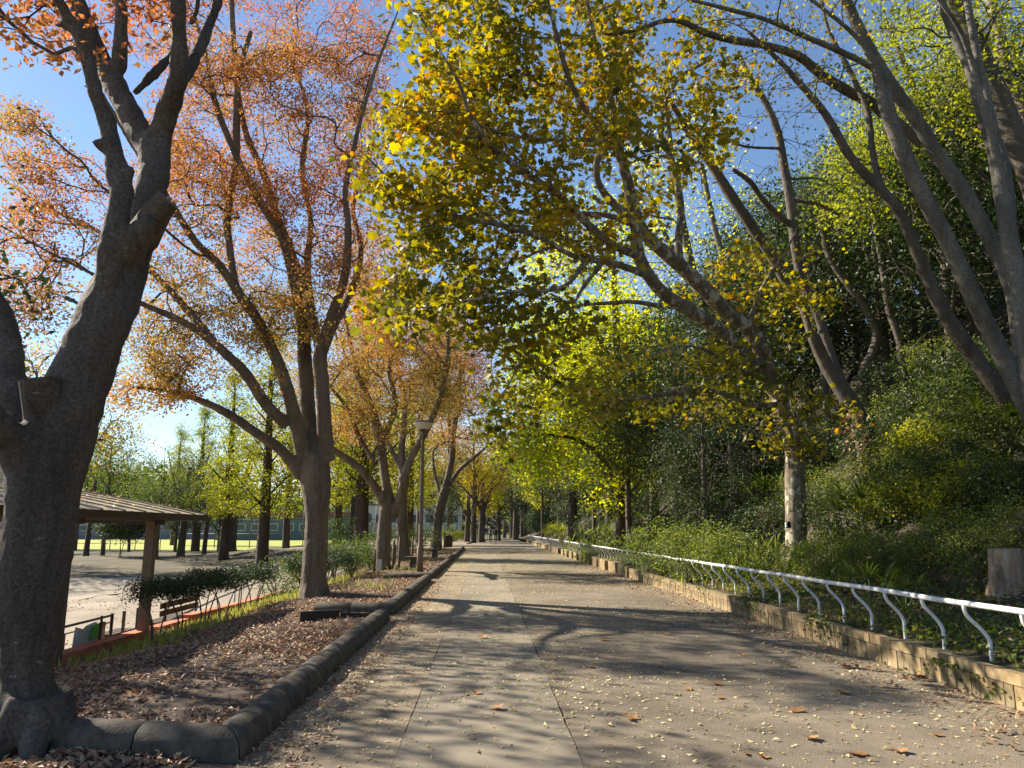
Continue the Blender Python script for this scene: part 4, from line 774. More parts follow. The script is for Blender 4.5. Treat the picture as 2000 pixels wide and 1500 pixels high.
slope_tree('leaning_tree', 'dark slender tree arching from the right edge towards the upper middle', 13, [
    [(2080, 960, .6, 30), (2010, 850, .3, 26), (1960, 775, 0, 23), (1905, 700, 0, 22), (1850, 620, -.1, 19), (1815, 550, -.2, 17), (1790, 490, -.3, 15), (1760, 420, -.4, 14), (1720, 370, -.5, 13), (1680, 330, -.6, 12), (1650, 290, -.7, 11), (1620, 235, -.8, 10), (1590, 195, -.9, 9), (1555, 155, -1, 8), (1515, 112, -1.1, 6), (1460, 60, -1.3, 4)],
    [(1720, 365, -.5, 9), (1705, 300, -.4, 8), (1695, 220, -.3, 8), (1670, 160, -.2, 7), (1645, 110, -.1, 6), (1615, 50, 0, 5), (1600, -30, 0, 4)],
    [(1800, 280, .4, 15), (1750, 240, .4, 15), (1700, 200, .3, 14), (1660, 180, .2, 13), (1610, 150, 0, 12), (1560, 110, -.2, 11), (1500, 90, -.4, 9), (1440, 80, -.7, 8), (1380, 65, -1, 7), (1330, 42, -1.3, 6), (1290, 42, -1.5, 5), (1240, 60, -1.8, 4), (1180, 68, -2, 3)]],
    [(1430, 110, 160, 80, -2, 1, 30), (1600, 90, 120, 80, -1.5, 1, 26), (1350, 30, 160, 40, -2.5, 0, 24), (1540, 240, 70, 60, -1, 1, 10)], 'hill', 'lf_plane', 'wide', (.05, .08), 4, .6, 54, .22, .025)
slope_tree('vine_clad_tree', 'crooked tree on the slope with red-brown creeper on its lower trunk', 17.5, [
    [(1702, 935, 0, 29), (1695, 880, 0, 26), (1678, 820, 0, 23), (1650, 770, 0, 21), (1615, 715, 0, 17), (1590, 660, -.1, 15), (1570, 600, -.2, 13), (1530, 540, -.3, 13), (1500, 490, -.4, 12), (1460, 430, -.6, 11), (1420, 370, -.7, 11), (1385, 315, -.8, 9), (1340, 250, -1, 7), (1300, 180, -1.2, 5)],
    [(1655, 775, 0, 16), (1630, 720, .3, 15), (1612, 665, .5, 14), (1590, 600, .6, 13), (1565, 540, .6, 12), (1552, 470, .6, 12), (1545, 400, .6, 12), (1532, 330, .6, 11), (1520, 260, .5, 9), (1498, 205, .4, 8), (1470, 160, .3, 6), (1440, 100, .2, 4)],
    [(1545, 440, .6, 8), (1520, 420, .3, 8), (1490, 390, 0, 7), (1465, 355, -.3, 6), (1430, 330, -.6, 4)],
    [(1540, 390, .6, 5), (1600, 400, .8, 5), (1640, 420, 1, 4)], [(1522, 290, .5, 4), (1450, 285, .2, 3), (1400, 260, 0, 2)], [(1540, 350, .6, 4), (1600, 350, .9, 3), (1650, 380, 1.1, 2)]],
    [(1480, 260, 110, 90, -1, 1.5, 44), (1580, 330, 80, 60, -.5, 1.5, 26)], 'hill', 'lf_mid', 'leaf', (.05, .08), 0, .6, 55, .22, .028)
r = np.random.default_rng(77); P = np.array([at(1700 - (925 - yy) * .28 + r.normal(0, 16), yy, 17.2 + r.normal(0, .12)) for yy in r.uniform(800, 930, 420)])
vt = [o for o in bpy.data.objects if o.name == 'vine_clad_tree'][0]; leaves('creeper', P, r.uniform(.06, .11, len(P)), r.uniform(.2, .9, len(P)), M['lf_litter'], 'wide', vt, r, kind='stuff')
slope_tree('slope_tree', 'thin dark tree with an S-shaped trunk deep on the right slope', 21, [
    [(1685, 740, 0, 14), (1705, 690, 0, 13), (1712, 650, 0, 12), (1690, 600, 0, 11), (1660, 560, 0, 10), (1620, 500, 0, 9), (1600, 420, 0, 6)]],
    [(1620, 430, 110, 70, -1, 2, 60)], 'hill', 'lf_mid', 'leaf', (.07, .1), 3, .6, 56, .3, .04)
slope_tree('slope_tree', 'dark straight young trunk between the creeper tree and the grey trees', 20, [
    [(1765, 730, 0, 11), (1755, 660, 0, 10), (1735, 600, 0, 9), (1720, 500, 0, 8), (1700, 400, 0, 6)]],
    [(1720, 420, 80, 70, -1, 2, 60)], 'hill', 'lf_mid', 'leaf', (.07, .1), 5, .6, 57, .3, .04)
slope_tree('pale_birch_like_tree', 'pale peeling trunk leaning along the right edge high up', 16, [
    [(2060, 420, 0, 20), (2020, 250, 0, 18), (1975, 160, 0, 17), (1950, 60, 0, 15), (1925, -40, 0, 13), (1900, -150, 0, 10)]],
    [(1960, 60, 110, 120, 0, 3, 150), (1880, 180, 90, 100, 0, 3, 120)], 'plane', 'lf_lime', 'wide', (.07, .1), 8, .55, 58, .35, .035)
# yellow-green maple-like tree high on the slope, centre right
slope_tree('slope_maple', 'lime-green tree on the slope filling the gap right of the arching trunks', 19, [
    [(1930, 700, 0, 20), (1880, 520, 0, 17), (1840, 400, 0, 14), (1810, 280, 0, 11), (1780, 160, 0, 8), (1730, 40, 0, 5)], [(1850, 440, 0, 9), (1780, 380, -.5, 7), (1720, 330, -1, 5), (1650, 300, -1.4, 3)]],
    [(1800, 180, 130, 160, -2, 3, 300), (1690, 330, 90, 80, -2, 2, 130), (1870, 350, 110, 120, -2, 3, 200), (1660, 420, 60, 50, -2, 1, 50), (1950, 420, 80, 120, -1, 3, 100)], 'hill', 'lf_lime', 'wide', (.07, .11), 8, .42, 59, .38, .04)
# trees seen through the plane crown: thin trunks behind it
slope_tree('slope_tree', 'pale forked tree rising behind the plane tree limbs', 24, [
    [(1450, 900, 0, 12), (1400, 700, 0, 10), (1360, 560, 0, 9), (1330, 420, 0, 8), (1310, 300, 0, 7), (1300, 180, 0, 5)], [(1400, 700, 0, 8), (1420, 560, 0, 7), (1390, 420, 0, 6), (1370, 320, 0, 5)], [(1360, 560, 0, 6), (1300, 460, 0, 5), (1270, 380, 0, 4)]],
    [(1330, 350, 130, 160, -2, 3, 160), (1250, 500, 110, 110, -2, 3, 100)], 'grey', 'lf_ginkgo', 'wide', (.08, .12), 5, .7, 60, .4, .04)
# ginkgo with yellow-green curtains at centre
slope_tree('ginkgo_tree', 'yellow-green ginkgo with straight trunk beside the middle of the railing', 33, [
    [(1216, 1085, 0, 15), (1214, 1000, 0, 12), (1210, 900, 0, 11), (1208, 800, 0, 10), (1205, 700, 0, 8), (1200, 560, 0, 6), (1195, 420, 0, 4)],
    [(1210, 960, 0, 6), (1180, 900, -1.5, 5), (1130, 860, -3, 4), (1070, 850, -4.5, 3), (1000, 850, -5.5, 2)], [(1208, 860, 0, 6), (1150, 790, -1.5, 5), (1080, 740, -3, 4), (1010, 700, -4.5, 3)], [(1208, 880, 0, 5), (1260, 820, -1, 4), (1320, 780, -1.5, 3)],
    [(1205, 720, 0, 5), (1150, 640, -1, 4), (1090, 580, -2, 3)]],
    [(1080, 720, 110, 110, -6, 0, 260), (1010, 800, 70, 90, -6.5, -2, 130), (1060, 900, 90, 45, -6, -2, 100), (1170, 850, 100, 90, -4, 2, 200), (1100, 580, 130, 110, -4, 2, 200), (1250, 900, 60, 60, -3, 1, 60), (1180, 950, 60, 50, -3, 1, 40), (1230, 700, 90, 100, -3, 2, 120), (1150, 450, 120, 90, -2, 3, 90)],
    'conifer', 'lf_ginkgo', 'fan', (.09, .15), 9, .42, 61, .36, None, tip=.006)
# ================================================================== GENERIC TREES (prototypes + copies)
def proto(name, label, h, crown, nat, leafn, size, bark, leafmat, tpl, r0, seed, spread=.4, lean=0., nl=7, tlow=.35, hue0=.5, voxel=None, tip=.012, gap=-.3, shell=0., group=None, cat='tree', limbr=.45):
    r = np.random.default_rng(seed); t = thing(name, label, cat, (0, 0, 0), group=group); 
    T_ = np.array([[0, 0, -.3, r0 * 1.3], [0, 0, .15, r0 * 1.12], [lean * .2 + r.normal(0, .05), 0, h * .25, r0 * .9], [lean * .5, r.normal(0, .1), h * .5, r0 * .7], [lean * .8, r.normal(0, .15), h * .75, r0 * .4], [lean, 0, h * .93, r0 * .12]])
    LL = [T_]
    for k in range(nl):
        z = h * (tlow + (.8 - tlow) * k / nl); a = k * 2.4 + r.uniform(-.4, .4); L = crown[0][1][0] * r.uniform(.5, .8) * (1.1 - .5 * k / nl)
        c, s = math.cos(a), math.sin(a); rr = r0 * limbr * (1.1 - .6 * k / nl); x0 = lean * z / h
        LL.append(np.array([[x0, 0, z, rr], [x0 + c * L * .35, s * L * .35, z + L * .35, rr * .75], [x0 + c * L * .75, s * L * .75, z + L * .75, rr * .45], [x0 + c * L, s * L, z + L * 1.1, rr * .2]]))
    B = Buf()
    for L in LL: S = cmr(L, .5); tube(B, S[:, :3], S[:, 3], 9)
    obj('trunk', B, M[bark], t, smooth=True, local=True)
    A = np.vstack([ell(r, c, rd, int(nat * wt), gap, .8, seed, shell) for c, rd, wt in crown])
    bt, an, ad = grow(LL, A, seed, .6, tip, .45, r0 * .75, K=4); 
    if bt.n: obj('twigs', bt, M[bark], t, smooth=True, local=True, kind='stuff')
    P = leafcloud(an, leafn, spread, r); leaves('crown', P, r.uniform(*size, len(P)), np.clip(hue0 + .28 * n3(P, .5, seed) + r.normal(0, .14, len(P)), 0, 1), M[leafmat], tpl, t, r, off=(0, 0, 0), kind='stuff')
    return t
def place(pr, first, loc, rz=0, sc=1, label=None, group=None):
    if first: pr.location = [float(c) for c in loc]; pr.rotation_euler = (0, 0, rz); pr.scale = (sc,) * 3 if np.isscalar(sc) else sc; \
        (label and pr.__setitem__('label', label)); (group and pr.__setitem__('group', group)); return pr
    return dup(pr, loc, rz, sc, label, group)
def gx(px, D, z=None):
    p = at(px, 1034, D); return (p[0], D, float(H(p[0], D)) if z is None else z)
# evergreen broadleaf trees of the slope and the far end
ev = proto('evergreen_tree', '', 9, [((0, 0, 5.6), (2.9, 2.9, 3.8), 1.)], 520, 8, (.11, .19), 'hill', 'lf_dark', 'leaf', .2, 71, .42, nl=8, tlow=.2, hue0=.45, shell=.25)
EG = 'dark evergreen trees filling the right slope'; EL = 'dense dark evergreen tree crowding the right slope behind the leaning trunks'
sp = [(1330, 27, 1.0), (1440, 24, .9), (1560, 26, 1.0), (1660, 24, .9), (1760, 22, .85), (1280, 38, 1.1), (1400, 34, 1.1), (1520, 34, 1.1), (1900, 19, .85), (1820, 30, 1.1), (1960, 26, 1.0), (1190, 50, 1.15), (1250, 58, 1.2), (1120, 62, 1.1), (1620, 40, 1.2), (1380, 20.5, .5), (1480, 46, 1.25), (1700, 33, 1.1), (2050, 17, .9), (1090, 84, 1.25), (2080, 30, 1.2)]
for i, (px, D, s) in enumerate(sp): place(ev, i == 0, gx(px, D), i * 2.1, (s, s, s * (.9 + .25 * ((i * 7) % 5) / 5)), EL, EG)
place(ev, False, gx(1010, 118), .5, (1.5, 1.5, 1.5), 'dark evergreen tree closing the far end of the path', None)
place(ev, False, gx(975, 104, 0), 2.5, (1.0, 1.0, 1.2), 'dark round-crowned tree overhanging the far left bend of the path', None)
place(ev, False, (-11.0, 12.4, -.9), 1., 1.06, 'dark evergreen beside the shelter, outside the left edge of the photo', None)
dsp = [(380, 78, 1.05), (345, 74, .75), (430, 84, 1.0), (860, 75, .8)]
for i, (px, D, s) in enumerate(dsp): place(ev, False, gx(px, D), i * 1.3, s, ['dark evergreen at the back of the dirt court right of the shelter post', 'small dark evergreen just behind the shelter post', 'dark evergreen behind the feathery yellow conifers', 'dark flat-limbed evergreen behind the fifth zelkova'][i], None)
# lighter broadleaf
mg = proto('broadleaf_tree', '', 10, [((0, 0, 6.6), (3.4, 3.4, 3.6), 1.)], 460, 8, (.11, .19), 'hill', 'lf_mid', 'leaf', .15, 72, .45, nl=8, tlow=.3, hue0=.55)
ML = 'mid-green broadleaf tree standing among the dark evergreens of the slope'; MG = 'mid-green trees on the right slope'
sp = [(1230, 30, .8), (1600, 29, 1.), (1850, 25, .9), (1960, 21, .8), (1720, 27, .95), (1480, 40, 1.1), (1160, 44, .8), (1060, 78, 1.0), (1140, 95, 1.1), (1350, 52, 1.2)]
for i, (px, D, s) in enumerate(sp): place(mg, i == 0, gx(px, D), i * 1.7, s, ML, MG)
ls = [(205, 66, 1.1, 'broad green tree left of the shelter post, across the court'), (150, 90, 1.4, 'tall green tree partly hidden by the foreground trunk'), (60, 100, 1.5, 'green tree behind the foreground trunk at the left edge'), (255, 80, .95, 'green tree with thin crown above the shelter roof'), (-60, 80, 1.4, 'green tree just outside the left edge behind the shelter')]
ls += [(-300, 42, 1.3, 'green tree outside the frame left of the court'), (-150, 56, 1.3, 'green tree beyond the shelter, outside the left edge'), (310, 58, .8, 'green tree above the far end of the shelter roof'), (-600, 50, 1.4, 'green tree far outside the left edge')]
for px, D, s, lb in ls: place(mg, False, gx(px, D), px * .1, s, lb, None)
# autumn trees farther off
zf = proto('autumn_tree', '', 11, [((0, 0, 7.6), (4.2, 4.2, 3.6), 1.)], 420, 9, (.12, .2), 'zel', 'lf_zelfar', 'leaf', .26, 73, .5, nl=8, tlow=.22, hue0=.45)
ls = [(-40, 48, 1.25, 'orange autumn tree behind the foreground trunk at the far left'), (92, 48, 1.28, 'orange-topped tree visible between the two foreground limbs'), (690, 60, 1.1, 'ochre tree behind the third zelkova'), (560, 64, 1.1, 'olive-gold tree behind the second zelkova'), (925, 88, 1.2, 'golden tree beyond the cyclists on the left'), (880, 105, 1.5, 'rust-coloured tree far behind the lamp post'), (820, 92, 1.5, 'brownish autumn tree far behind the lamp bowl'), (1000, 135, 1.7, 'golden-brown tree closing the view above the end of the path'), (760, 110, 1.5, 'tall ochre tree behind the left row in the distance'),(1250, 24, .0, '')]
for i, (px, D, s, lb) in enumerate([l for l in ls if l[2] > 0]): place(zf, i == 0, gx(px, D), px * .1, s, lb, None)
# redwoods / feathery conifers
mt = proto('feathery_conifer', '', 15, [((0, 0, 4.6), (3.4, 3.4, 1.6), .3), ((0, 0, 7.5), (2.9, 2.9, 2.4), .34), ((0, 0, 11), (1.9, 1.9, 2.6), .24), ((0, 0, 14), (.8, .8, 1.8), .12)], 600, 12, (.10, .22), 'conifer', 'lf_meta', 'leaf', .36, 74, .3, nl=14, tlow=.2, hue0=.45, limbr=.22)
ls = [(515, 46, .95, 'feathery yellow-green conifer with dark trunk left of the second zelkova'), (440, 58, .95, 'yellow-green conifer whose drooping boughs hang above the court edge'), (705, 42, 1.05, 'dark red-brown conifer trunk behind the third zelkova'), (660, 78, 1.1, 'conifer in the background between the second and third zelkovas'), (385, 88, 1.1, 'feathery conifer rising above the end of the shelter roof'), (340, 120, 1.2, 'distant conifer beyond the lawn'), (800, 66, 1.0, 'conifer behind the lamp post')]
for i, (px, D, s, lb) in enumerate(ls): place(mt, i == 0, gx(px, D), px * .1, s, lb, None)
# yellow ginkgo-like far trees
yg = proto('yellow_tree', '', 9, [((0, 0, 5.8), (2.6, 2.6, 3.2), 1.)], 320, 8, (.14, .22), 'zel', 'lf_ginkgo', 'wide', .2, 75, .4, nl=7, hue0=.75)
ls = [(940, 100, 1.1, 'bright yellow tree beyond the cyclists'), (985, 140, 1.6, 'yellow-green tree at the far end of the path'), (1060, 105, 1.1, 'yellow-green tree over the farthest railing'), (1130, 70, 1.0, 'yellow-green tree beside the far railing'), (1090, 125, 1.4, 'pale green tree beyond the far railing'), (1120, 56, 1.75, 'tall yellow-green tree rising behind the ginkgo'), (1215, 50, 1.7, 'tall yellow-green tree seen between the mottled limbs')]
for i, (px, D, s, lb) in enumerate(ls): place(yg, i == 0, gx(px, D), px * .1, s, lb, None)
# bare trunks at the far end
def bare(px, D, r0, h, label, rad=.0):
    p = gx(px, D); t = thing('bare_stemmed_tree', label, 'tree', p); B = Buf(); S = cmr([[p[0], D, p[2] - .2, r0 * 1.4], [p[0], D, p[2] + .5, r0], [p[0] + .1, D, p[2] + h * .5, r0 * .85], [p[0] + .15, D, p[2] + h, r0 * .6]], .6); tube(B, S[:, :3], S[:, 3], 9)
    S = cmr([[p[0] + .1, D, p[2] + h * .5, r0 * .5], [p[0] + 1.0, D, p[2] + h * .8, r0 * .35], [p[0] + 1.6, D + .3, p[2] + h * 1.2, r0 * .15]], .6); tube(B, S[:, :3], S[:, 3], 7)
    S = cmr([[p[0] + .1, D, p[2] + h * .45, r0 * .5], [p[0] - .9, D, p[2] + h * .8, r0 * .3], [p[0] - 1.7, D + .3, p[2] + h * 1.15, r0 * .12]], .6); tube(B, S[:, :3], S[:, 3], 7); obj('trunk', B, M['zel'], t, smooth=True)
for a in [(1006, 112, .42, 8, 'stout grey trunk at the right end of the far kerb'), (1019, 115, .25, 8, 'thinner trunk just right of the stout far trunk'), (1025, 118, .3, 9, 'rightmost of the far dark trunks'), (940, 92, .42, 7, 'grey-brown trunk behind the cyclists'), (912, 95, .35, 6, 'leaning pale trunk left of the cyclists'), (1070, 96, .3, 7, 'trunk beside the far railing'), (1092, 74, .22, 6, 'crooked pale stem by the second railing'), (173, 64, .22, 6, 'thin dark trunk left of the shelter post'), (402, 64, .2, 7, 'slender trunk right of the shelter roof end'), (357, 62, .3, 7, 'dark trunk right of the shelter post'), (449, 74, .7, 8, 'broad-based dark trunk at the court edge'), (700, 55, .3, 8, 'brown trunk in the shrubs left of the third zelkova')]: bare(*a)

# ------------------------------------------------------------------ shrubs
def bush(name, label, rad, n, leafn, size, leafmat, tpl, seed, hue0=.5, stems=5, spread=.12, zc=None, cat='shrub', group=None):
    r = np.random.default_rng(seed); t = thing(name, label, cat, (0, 0, 0), group=group); zc = zc or rad[2]
    A = ell(r, (0, 0, zc), rad, n, -.45, 2.2, seed, .35); A = A[A[:, 2] > .05]
    LL = [np.array([[r.normal(0, .04), r.normal(0, .04), -.1, .022], [rad[0] * .15 * math.cos(k * 2.4), rad[1] * .15 * math.sin(k * 2.4), zc * .5, .016], [rad[0] * .45 * math.cos(k * 2.4), rad[1] * .45 * math.sin(k * 2.4), zc, .009]]) for k in range(stems)]
    bt, an, ad = grow(LL, A, seed, .25, .003, .4, 1, K=3); B = bt
    for L in LL: S = cmr(L, .2); tube(B, S[:, :3], S[:, 3], 5)
    obj('stems', B, M['hill'], t, smooth=True, local=True, kind='stuff')
    P = leafcloud(an, leafn, spread, r, .8); leaves('foliage', P, r.uniform(*size, len(P)), np.clip(hue0 + .25 * n3(P, 1.5, seed) + r.normal(0, .16, len(P)), 0, 1), M[leafmat], tpl, t, r, off=(0, 0, 0), kind='stuff', tilt=.8)
    return t
bA = bush('broadleaf_bush', '', (1.2, 1.2, .85), 260, 5, (.07, .12), 'lf_dark', 'leaf', 81, .55)
bB = bush('leafy_bush', '', (1.1, 1.1, .8), 260, 6, (.05, .09), 'lf_mid', 'leaf', 82, .55)
bC = bush('yellow_bush', '', (.9, .9, .6), 200, 6, (.05, .08), 'lf_lime', 'wide', 83, .45)
def many(pr, lst, label, group):
    for i, (px, D, s) in enumerate(lst): place(pr, i == 0, gx(px, D), i * 2.3, (s, s, s * .95), label, group)
r = np.random.default_rng(90)
la = [(1300, 26, .9), (1420, 20, .8), (1500, 18.6, .8), (1640, 15.4, .7), (1780, 14, .7), (1880, 13, .7), (1960, 11.6, .6), (1740, 17, .9), (1850, 16, .9), (1580, 22, 1.), (1680, 20, 1.), (1470, 27, 1.2), (1380, 30, 1.2), (1250, 36, 1.1), (1150, 48, 1.), (1800, 20, 1.1), (1930, 17, 1.), (2000, 14, .9), (1240, 44, 1.2), (1180, 60, 1.4), (1060, 96, 1.6), (1330, 40, 1.5), (1080, 84, 2.0), (1120, 72, 1.8), (1100, 100, 2.2), (1050, 108, 2.), (1150, 66, 1.6), (1030, 120, 2.2), (1135, 86, 2.4), (1200, 70, 2.0)]
many(bA, la, 'dark glossy broadleaf bush on the shaded right slope', 'dark bushes on the right slope')
lb = [(1620, 13.6, .6), (1700, 12.6, .55), (1760, 11.8, .55), (1850, 11.2, .55), (1900, 10.4, .5), (1820, 13.2, .8), (1900, 14.6, .9), (1600, 18, .8), (1680, 16.4, .8), (1760, 15.5, .8), (1960, 13, .8), (1550, 19, .7), (2010, 10, .5), (1350, 22, .7), (1800, 17.5, 1.), (1880, 19, 1.1), (1960, 15.5, 1.)]
many(bB, lb, 'mid-green leafy bush on the right slope above the railing', 'leafy bushes above the near railing')
lc = [(1790, 13.4, .8), (1870, 12.4, .8), (1930, 12.2, .8), (1720, 14.6, .7), (1830, 15.2, .9)]
many(bC, lc, 'yellow-tinged bush in the sunny patch of the right slope', 'yellow-tinged bushes on the slope')
place(bB, False, gx(1290, 21), .4, (1.15, 1.15, .95), 'rounded pale green bush behind the middle of the near railing', None)
place(bB, False, gx(1345, 18.2), 1.4, (1.0, 1.0, .95), 'spreading pale green bush left of the mottled trunk', None)
place(bB, False, gx(1425, 16.6), 2.4, (.9, .9, .8), 'pale green bush nearest the mottled trunk', None)
place(bC, False, gx(1085, 66), 0, 1.3, 'bright yellow-green bush over the farthest railing', None)
# grey-green shrubs around the second and third zelkova
bD = bush('grey_green_shrub', 'loose grey-green shrub just left of the second zelkova', (.75, .75, .62), 220, 6, (.045, .08), 'lf_mid', 'leaf', 84, .35, zc=.75)
place(bD, True, (-5.6, 21.5, -.6), 0, 1.0)
for i, (px, D, s, l_) in enumerate([(690, 26, .95, 'grey-green shrub right of the second zelkova trunk'), (725, 33, 1.2, 'taller grey-green shrub left of the third zelkova'), (655, 33, 1.2, 'grey-green shrub behind the second zelkova trunk'), (820, 50, 1.4, 'shrub behind the stone stools'), (770, 44, 1.3, 'shrub behind the plaque tree'), (600, 28, 1.0, 'shrub half hidden by the second zelkova'), (690, 44, 1.7, 'large shrub in shade beside the brown conifer trunk'), (640, 48, 1.7, 'shaded shrub behind the left row'), (880, 78, 1.5, 'shrub beyond the end of the planting strip')]):
    p = gx(px, D); place(bD, False, p, i * 2., s, l_)
# clipped hedge plants on bare stems
def hedge_plant(i, x, y, w_, hb, ht, label):
    r = np.random.default_rng(200 + i); z = float(H(x, y)); t = thing('clipped_shrub', label, 'shrub', (x, y, z), group='flat-topped clipped shrubs on bare stems')
    A = np.stack([x + r.uniform(-w_, w_, 170), y + r.uniform(-w_ * 1.15, w_ * 1.15, 170), z + r.uniform(hb, ht, 170)], -1)
    LL = []
    for k in range(3):
        a = r.uniform(0, 6.3); LL.append(np.array([[x + .05 * math.cos(a), y + .05 * math.sin(a), z - .1, .016], [x + .10 * math.cos(a) + r.normal(0, .03), y + .12 * math.sin(a), z + hb * .5, .013], [x + w_ * .7 * math.cos(a), y + w_ * .7 * math.sin(a), z + hb * 1.05, .009]]))
    for L in LL: B = Buf(); S = cmr(L, .12); tube(B, S[:, :3], S[:, 3], 6); obj('stem', B, M['hill'], t, smooth=True)
    bt, an, ad = grow(LL, A, 5 + i, .2, .002, .4, 1, K=3); obj('twigs', bt, M['hill'], t, smooth=True, kind='stuff')
    P = leafcloud(an, 16, .06, r, .7); P = P[P[:, 2] < z + ht + .04]; leaves('foliage', P, r.uniform(.03, .052, len(P)), np.clip(.4 + r.normal(0, .2, len(P)), 0, 1), M['lf_dark'], 'leaf', t, r, kind='stuff', tilt=.9)
hl_ = ['nearest clipped shrub of the row, forked stems beside the shelter post', 'second clipped shrub of the near row', 'clipped shrub in the middle of the near row, left one', 'clipped shrub in the middle of the near row, right one', 'clipped shrub before the last of the near row', 'last clipped shrub of the near row']
for i in range(6): hedge_plant(i, -5.35 + .02 * i, 13.2 + i * 1.02, .42, .72, 1.02 + .02 * (i % 3), hl_[i])
for i in range(6): hedge_plant(10 + i, -5.0 + .05 * i, 21.8 + i * 1.3, .5, .6, .98 + .05 * (i % 2), ['first', 'second', 'third', 'fourth', 'fifth', 'sixth'][i] + ' dark stemmed shrub right of the second zelkova, counting away from the camera')
# fan palms and leafy plants by the railing
def fan_palm(px, D, s, label, nf=6):
    p = gx(px, D); r = np.random.default_rng(int(px)); t = thing('fan_palm', label, 'palm', p); B = Buf(); V_ = []
    for k in range(nf):
        a = k * 6.28 / nf + r.uniform(-.3, .3); el = r.uniform(.5, 1.2); L = s * r.uniform(.7, 1.1); c = np.array([p[0], p[1], p[2]]); dr = np.array([math.cos(a) * math.cos(el), math.sin(a) * math.cos(el), math.sin(el)]); tip = c + dr * L
        st = Buf(); tube(st, np.array([c, c + dr * L * .5, tip]), .008, 5); obj('stalk', st, M['green2'], t, smooth=True)
        N = 15; ang = np.linspace(-1.5, 1.5, N); sd = unit(np.cross(dr, [0, 0, 1])); A_ = dr[None] * np.cos(ang)[:, None] + sd[None] * np.sin(ang)[:, None]; A_[:, 2] -= .25; A_ = unit(A_); b = unit(np.cross([0, 0, 1.], A_)); cc = np.cross(A_, b)
        leaves('frond', np.repeat(tip[None], N, 0), s * .62, r.uniform(.4, .9, N), M['lf_mid'], 'blade', t, r, frames=(A_, b * 1.6, cc))
M['green2'] = mat_flat('green_stalk', (.10, .15, .04), .6)
for a in [(1690, 10.6, .55, 'small fan palm just behind the near railing'), (1755, 10.2, .45, 'fan palm sprout in the bank undergrowth'), (1225, 30, 1.1, 'fan palm in front of the ginkgo trunk'), (1520, 20, 1.2, 'dark fan palm left of the mottled trunk'), (1690, 14.4, .9, 'fan palm at the foot of the creeper-clad tree'), (1640, 12.4, .4, 'tiny fan palm by the railing right of the mottled trunk'), (1985, 13, .9, 'fan palm at the right edge'), (1430, 24, 1.2, 'fan palm in the shade beyond the pale bushes'), (1090, 62, 1.4, 'fan palm above the gap between the railings')]: fan_palm(*a)
def bamboo_grass(px, D, s, label, n=160):
    p = gx(px, D); r = np.random.default_rng(int(px) + 3); x = p[0] + r.normal(0, .35 * s, n); y = p[1] + r.normal(0, .35 * s, n)
    a = unit(np.stack([r.normal(0, .5, n), r.normal(0, .5, n), np.abs(r.normal(.6, .4, n))], -1)); b = unit(np.cross(a, r.normal(size=(n, 3)))); t = thing('bamboo_grass', label, 'plant', p, group='clumps of narrow-leaved bamboo grass')
    leaves('leaves', np.stack([x, y, H(x, y) + r.uniform(.05, .6 * s, n)], -1), r.uniform(.18, .32, n) * s, r.uniform(.3, .95, n), M['lf_mid'], 'blade', t, r, frames=(a, b * 2., np.cross(a, b)), kind='stuff')
for k, (px, D, s) in enumerate([(1600, 14.6, 1), (1500, 16.3, 1), (1560, 15.2, .8), (1450, 16, .9), (1160, 38, 1.8), (1180, 34, 1.5), (1650, 13, .9), (1350, 19, 1), (1400, 17.4, .9)]):
    bamboo_grass(px, D, s, 'clump of narrow-leaved bamboo grass on the bank behind the railing')
# dead bare tangle on slope
slope_tree('bare_tree', 'bare grey twiggy tree on the slope left of the lime-green one', 22, [[(1600, 640, 0, 7), (1580, 560, 0, 6), (1590, 480, 0, 5), (1620, 420, 0, 3)], [(1590, 520, 0, 4), (1640, 450, 0, 3), (1690, 400, 0, 2)]], [(1620, 450, 90, 70, -1.5, 1, 170)], 'grey', 'lf_mid', 'leaf', (.05, .08), 0, .6, 66, .3, None, tip=.008)
# ================================================================== THINGS
# ---- tree stump
p = np.array([6.5, 9.6, float(H(6.5, 9.6)) - .04]); st = thing('tree_stump', 'pale sawn tree stump on the bank at the right edge', 'stump', p)
r = np.random.default_rng(3); K = 40; B = Buf(); rings = [(-.15, 1.35), (.0, 1.22), (.12, 1.08), (.28, 1.0), (.42, .97), (.50, .96)]; ang = np.arange(K) * 2 * np.pi / K
lob = 1 + .07 * np.sin(3 * ang + 1) + .05 * np.sin(7 * ang) + .03 * np.sin(13 * ang + 2) + .02 * r.normal(size=K)
V = np.array([[p[0] + 0.205 * s * (1 + (l_ - 1) * (1.8 - z)) * math.cos(a), p[1] + 0.205 * s * (1 + (l_ - 1) * (1.8 - z)) * math.sin(a), p[2] + z] for z, s in rings for a, l_ in zip(ang, lob)])
i = np.arange(len(rings) - 1)[:, None] * K; j = np.arange(K)[None]; j2 = (j + 1) % K; B.add(V, np.stack([i + j, i + j2, i + K + j2, i + K + j], -1).reshape(-1, 4))
M['stump'] = mat_noisy('stump_wood', [(.14, .085, .05), (.30, .21, .14), (.46, .37, .27)], 7, 40, .9, .015, stretch=(1.6, 1.6, .35)); obj('stump_side', B, M['stump'], st, smooth=True)
B = Buf(); T_ = V[-K:] + [0, 0, 0]; B.add(np.vstack([T_, [[p[0], p[1], p[2] + .505]]]), None, [[a, (a + 1) % K, K] for a in range(K)]); obj('cut_face', B, M['endwood'], st)
B = Buf(); S = cmr([[p[0] - .235, p[1] - .10, p[2] - .1, .10], [p[0] - .22, p[1] - .08, p[2] + .15, .085], [p[0] - .20, p[1] - .05, p[2] + .30, .05]], .05); tube(B, S[:, :3], S[:, 3], 10); obj('root_spur', B, M['stump'], st, smooth=True)
